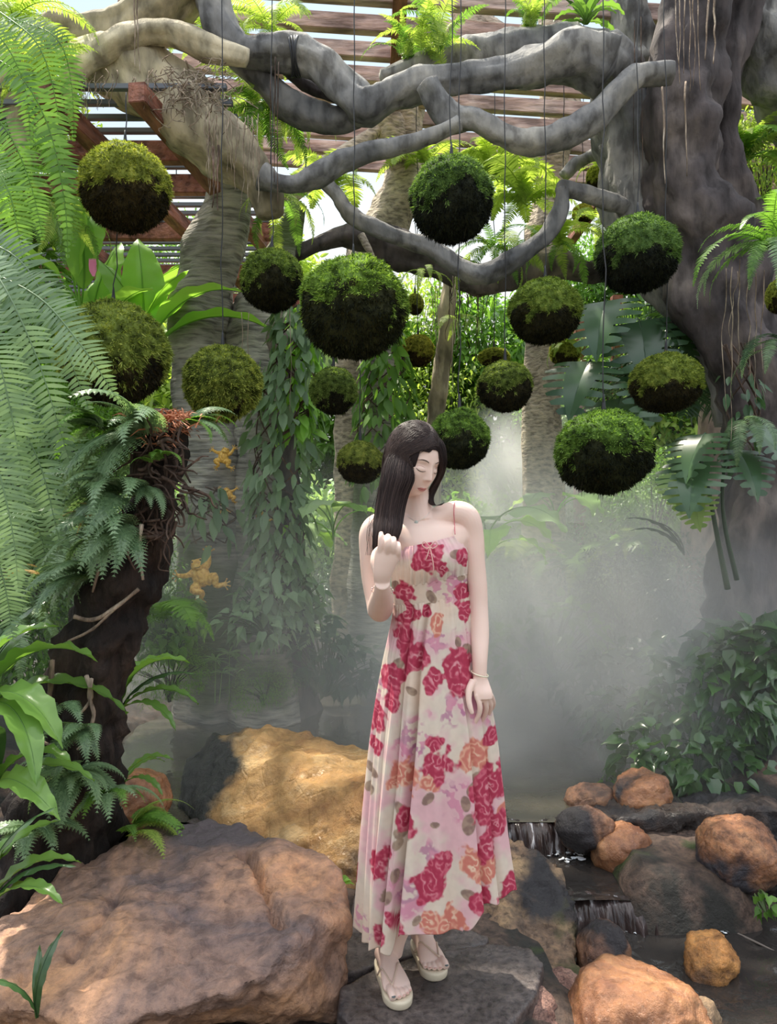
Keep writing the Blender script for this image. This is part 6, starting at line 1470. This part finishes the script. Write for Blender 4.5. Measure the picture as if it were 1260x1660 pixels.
# jewellery
m_silver = plain('silver', (.7, .68, .62), .3, Metallic=.8)
v, q = tube([surf(x, y, .0008) for x, y in ((655, 832), (662, 838), (670, 843), (675, 846), (682, 843), (690, 838), (697, 830))], [.0006]*7, 5, 5)
nk = world_child('necklace', npmesh('necklace', v, q), m_silver, per)
c = surf(675, 847, .002); v, q = ellipsoid(c, (.0055, .002, .0060), n=14, m=10); pd = world_child('pendant', npmesh('pendant', v, q), plain('grey_pendant', (.45, .46, .42), .25), per)
def ring(c, rx, ry, tilt, rr, n=40, roll=0):
    a = np.linspace(0, 6.283, n); return [c+Vector((math.cos(t)*rx, math.sin(t)*ry, math.cos(t)*rx*math.tan(roll)+math.sin(t)*ry*math.tan(tilt))) for t in a]
v, q = tube(ring(P(778, 1092, 2.185), .0235, .0215, .12, .002, 40, -.25), [.0021]*40, 8, 1, cap=False); world_child('bangle', npmesh('bangle', v, q), plain('pale_bangle', (.75, .68, .52), .3, Metallic=.3), per)
rp_ = ring(P(620, 957, 2.075), .0285, .028, -.5, .001, 30, -.05); parts = [tube(rp_, [.0008]*30, 5, 1, cap=False)]
for k in range(0, 30, 2): parts.append(ellipsoid(rp_[k], (.0026, .0026, .0026), n=10, m=8))
v, q = join_parts(parts); world_child('bead_bracelet', npmesh('beads', v, q), plain('pink_beads', (.80, .58, .55), .3), per)
# sandals
m_sole = plain('cream_foam', (.72, .62, .47), .55); m_thong = plain('tan_strap', (.62, .46, .36), .5)
m_nail = plain('dark_nail', (.12, .14, .14), .3)
for (a, b, d, r, L), tips, side in ((fr1, tips1, -1), (fr2, tips2, 1)):
    ou = []
    NS = 96
    for k in range(NS):
        t = (k+.5)/NS*2*math.pi; c_ = -math.cos(t); s = (1+c_)/2; sg = math.sin(t)
        hw = np.interp(s, (0, .3, .55, .78, 1), (.029, .031, .035, .045, .044))*(1-abs(c_)**4.5)**.5
        ou.append(a+d*((s*1.06-.035)*L)+r*(hw*np.sign(sg)))
    rows = []
    for z, k in ((.000, .95), (.004, .98), (.018, 1.0), (SOLE-.001, 1.0), (SOLE+.002, .97), (SOLE+.001, .86)):
        cc = sum(ou, Vector())/len(ou); rows.append([cc+(p-cc)*k+Vector((0, 0, z+.004-cc.z if False else z+.004-SOLE)) for p in ou])
    V = np.array([tuple(p) for rr in rows for p in rr]); V = np.vstack([V, [tuple(sum(rows[0], Vector())/NS), tuple(sum(rows[-1], Vector())/NS)]])
    q = close(NS, 6); q = np.vstack([q, [[6*NS, k, (k+1) % NS, (k+2) % NS] for k in range(0, NS, 2)], [[6*NS+1, 5*NS+(k+2) % NS, 5*NS+(k+1) % NS, 5*NS+k] for k in range(0, NS, 2)]])
    V[:, 2] -= .004
    so = world_child('sandal', npmesh('sandal', V, q), m_sole, per)
    hub = a+d*(L*.80)+r*(.017*side)+Vector((0, 0, .024)); parts = []
    for s in (-1, 1):
        e_ = a+d*(L*.42)+r*(s*.036)+Vector((0, 0, .006)); pts = [e_]
        for u in (.25, .5, .75, 1):
            p = e_.lerp(hub, u); h = bt.ray_cast(p+Vector((0, 0, .15)), Vector((0, 0, -1)), .16); pts.append(Vector((p.x, p.y, (h[0].z if h[0] else p.z)+.0015)))
        parts.append(tube(pts, [.0030, .0028, .0026, .0025, .0025], 8, 5))
    parts.append(tube([pts[-1], pts[-1]+d*.006-Vector((0, 0, .02))], [.0022, .002], 6, 3))
    v, q = join_parts(parts); st_ = link('thong_strap', npmesh('thong', v, q), m_thong, so)
    for k, (tp, rr) in enumerate(tips):
        v, q = ellipsoid(tp, (rr*.5, rr*.6, .0016), n=12, m=8); world_child('toenail', npmesh('nail', v, q), m_nail if k == 0 else plain('pink_nail', (.72, .42, .36), .3), per)
# ------------------------------------------------------------ drifting mist over the pool
def mist(name, lo, hi, dens, scale, seed, label, hfall=(0, 2.2), xr=None):
    me = box((0, 0, 0), (1, 1, 1), 0, 0); o = bpy.data.objects.new(name, me); C.objects.link(o)
    o.location = [(a+b)/2 for a, b in zip(lo, hi)]; o.scale = [(b-a)/2 for a, b in zip(lo, hi)]
    m = M(name); n = N(m); g = n('TexCoord'); geo = n('NewGeometry')
    t = n('TexNoise'); t.inputs['Scale'].default_value = scale; t.inputs['Detail'].default_value = 2
    n.l(geo.outputs['Position'], t.inputs['Vector'])
    s = n('SeparateXYZ'); n.l(g.outputs['Object'], s.inputs[0])
    # soft edges of the cloud along every axis
    acc = None
    for ax, (p0, p1) in (('X', (1.0, .45)), ('Y', (1.0, .6))):
        ab = n('Math'); ab.operation = 'ABSOLUTE'; n.l(s.outputs[ax], ab.inputs[0])
        mr = n('MapRange'); mr.interpolation_type = 'SMOOTHSTEP'; n.l(ab.outputs[0], mr.inputs[0]); mr.inputs[1].default_value = p0; mr.inputs[2].default_value = p1; mr.inputs[3].default_value = 0; mr.inputs[4].default_value = 1
        if acc is None: acc = mr.outputs[0]
        else:
            mu = n('Math'); mu.operation = 'MULTIPLY'; n.l(acc, mu.inputs[0]); n.l(mr.outputs[0], mu.inputs[1]); acc = mu.outputs[0]
    mr = n('MapRange'); mr.interpolation_type = 'SMOOTHSTEP'; n.l(s.outputs['Z'], mr.inputs[0]); mr.inputs[1].default_value = hfall[1]; mr.inputs[2].default_value = hfall[0]; mr.inputs[3].default_value = 0; mr.inputs[4].default_value = 1
    mu = n('Math'); mu.operation = 'MULTIPLY'; n.l(acc, mu.inputs[0]); n.l(mr.outputs[0], mu.inputs[1]); acc = mu.outputs[0]
    nr = n('MapRange'); n.l(t.outputs[0], nr.inputs[0]); nr.inputs[1].default_value = .35; nr.inputs[2].default_value = .68; nr.inputs[3].default_value = .25; nr.inputs[4].default_value = 1.5
    mu = n('Math'); mu.operation = 'MULTIPLY'; n.l(acc, mu.inputs[0]); n.l(nr.outputs[0], mu.inputs[1])
    mu2 = n('Math'); mu2.operation = 'MULTIPLY'; n.l(mu.outputs[0], mu2.inputs[0]); mu2.inputs[1].default_value = dens
    v = n('VolumeScatter'); v.inputs['Color'].default_value = (.97, .98, 1, 1); v.inputs['Anisotropy'].default_value = .1; n.l(mu2.outputs[0], v.inputs['Density'])
    out = n('OutputMaterial'); n.l(v.outputs[0], out.inputs['Volume']); me.materials.append(m)
    try: m.cycles.volume_step_rate = 1.0
    except Exception: pass
    return tag(o, label, 'mist', kind='stuff')
mist('mist', (-3.2, 3.3, -.1), (3.4, 7.6, 2.6), .42, 1.1, 1, 'pale mist drifting low over the pool behind the woman', (-.9, .55))
mist('mist', (-.3, 3.6, 0.0), (2.4, 5.7, 2.1), 1.25, 1.6, 2, 'thick bright bank of mist right of the woman over the pool', (-.8, .9))
mist('mist', (.7, 6.6, 1.3), (2.0, 8.4, 2.6), 1.1, 2.0, 3, 'bluish white puff of mist between the red brown posts', (-.2, .9))
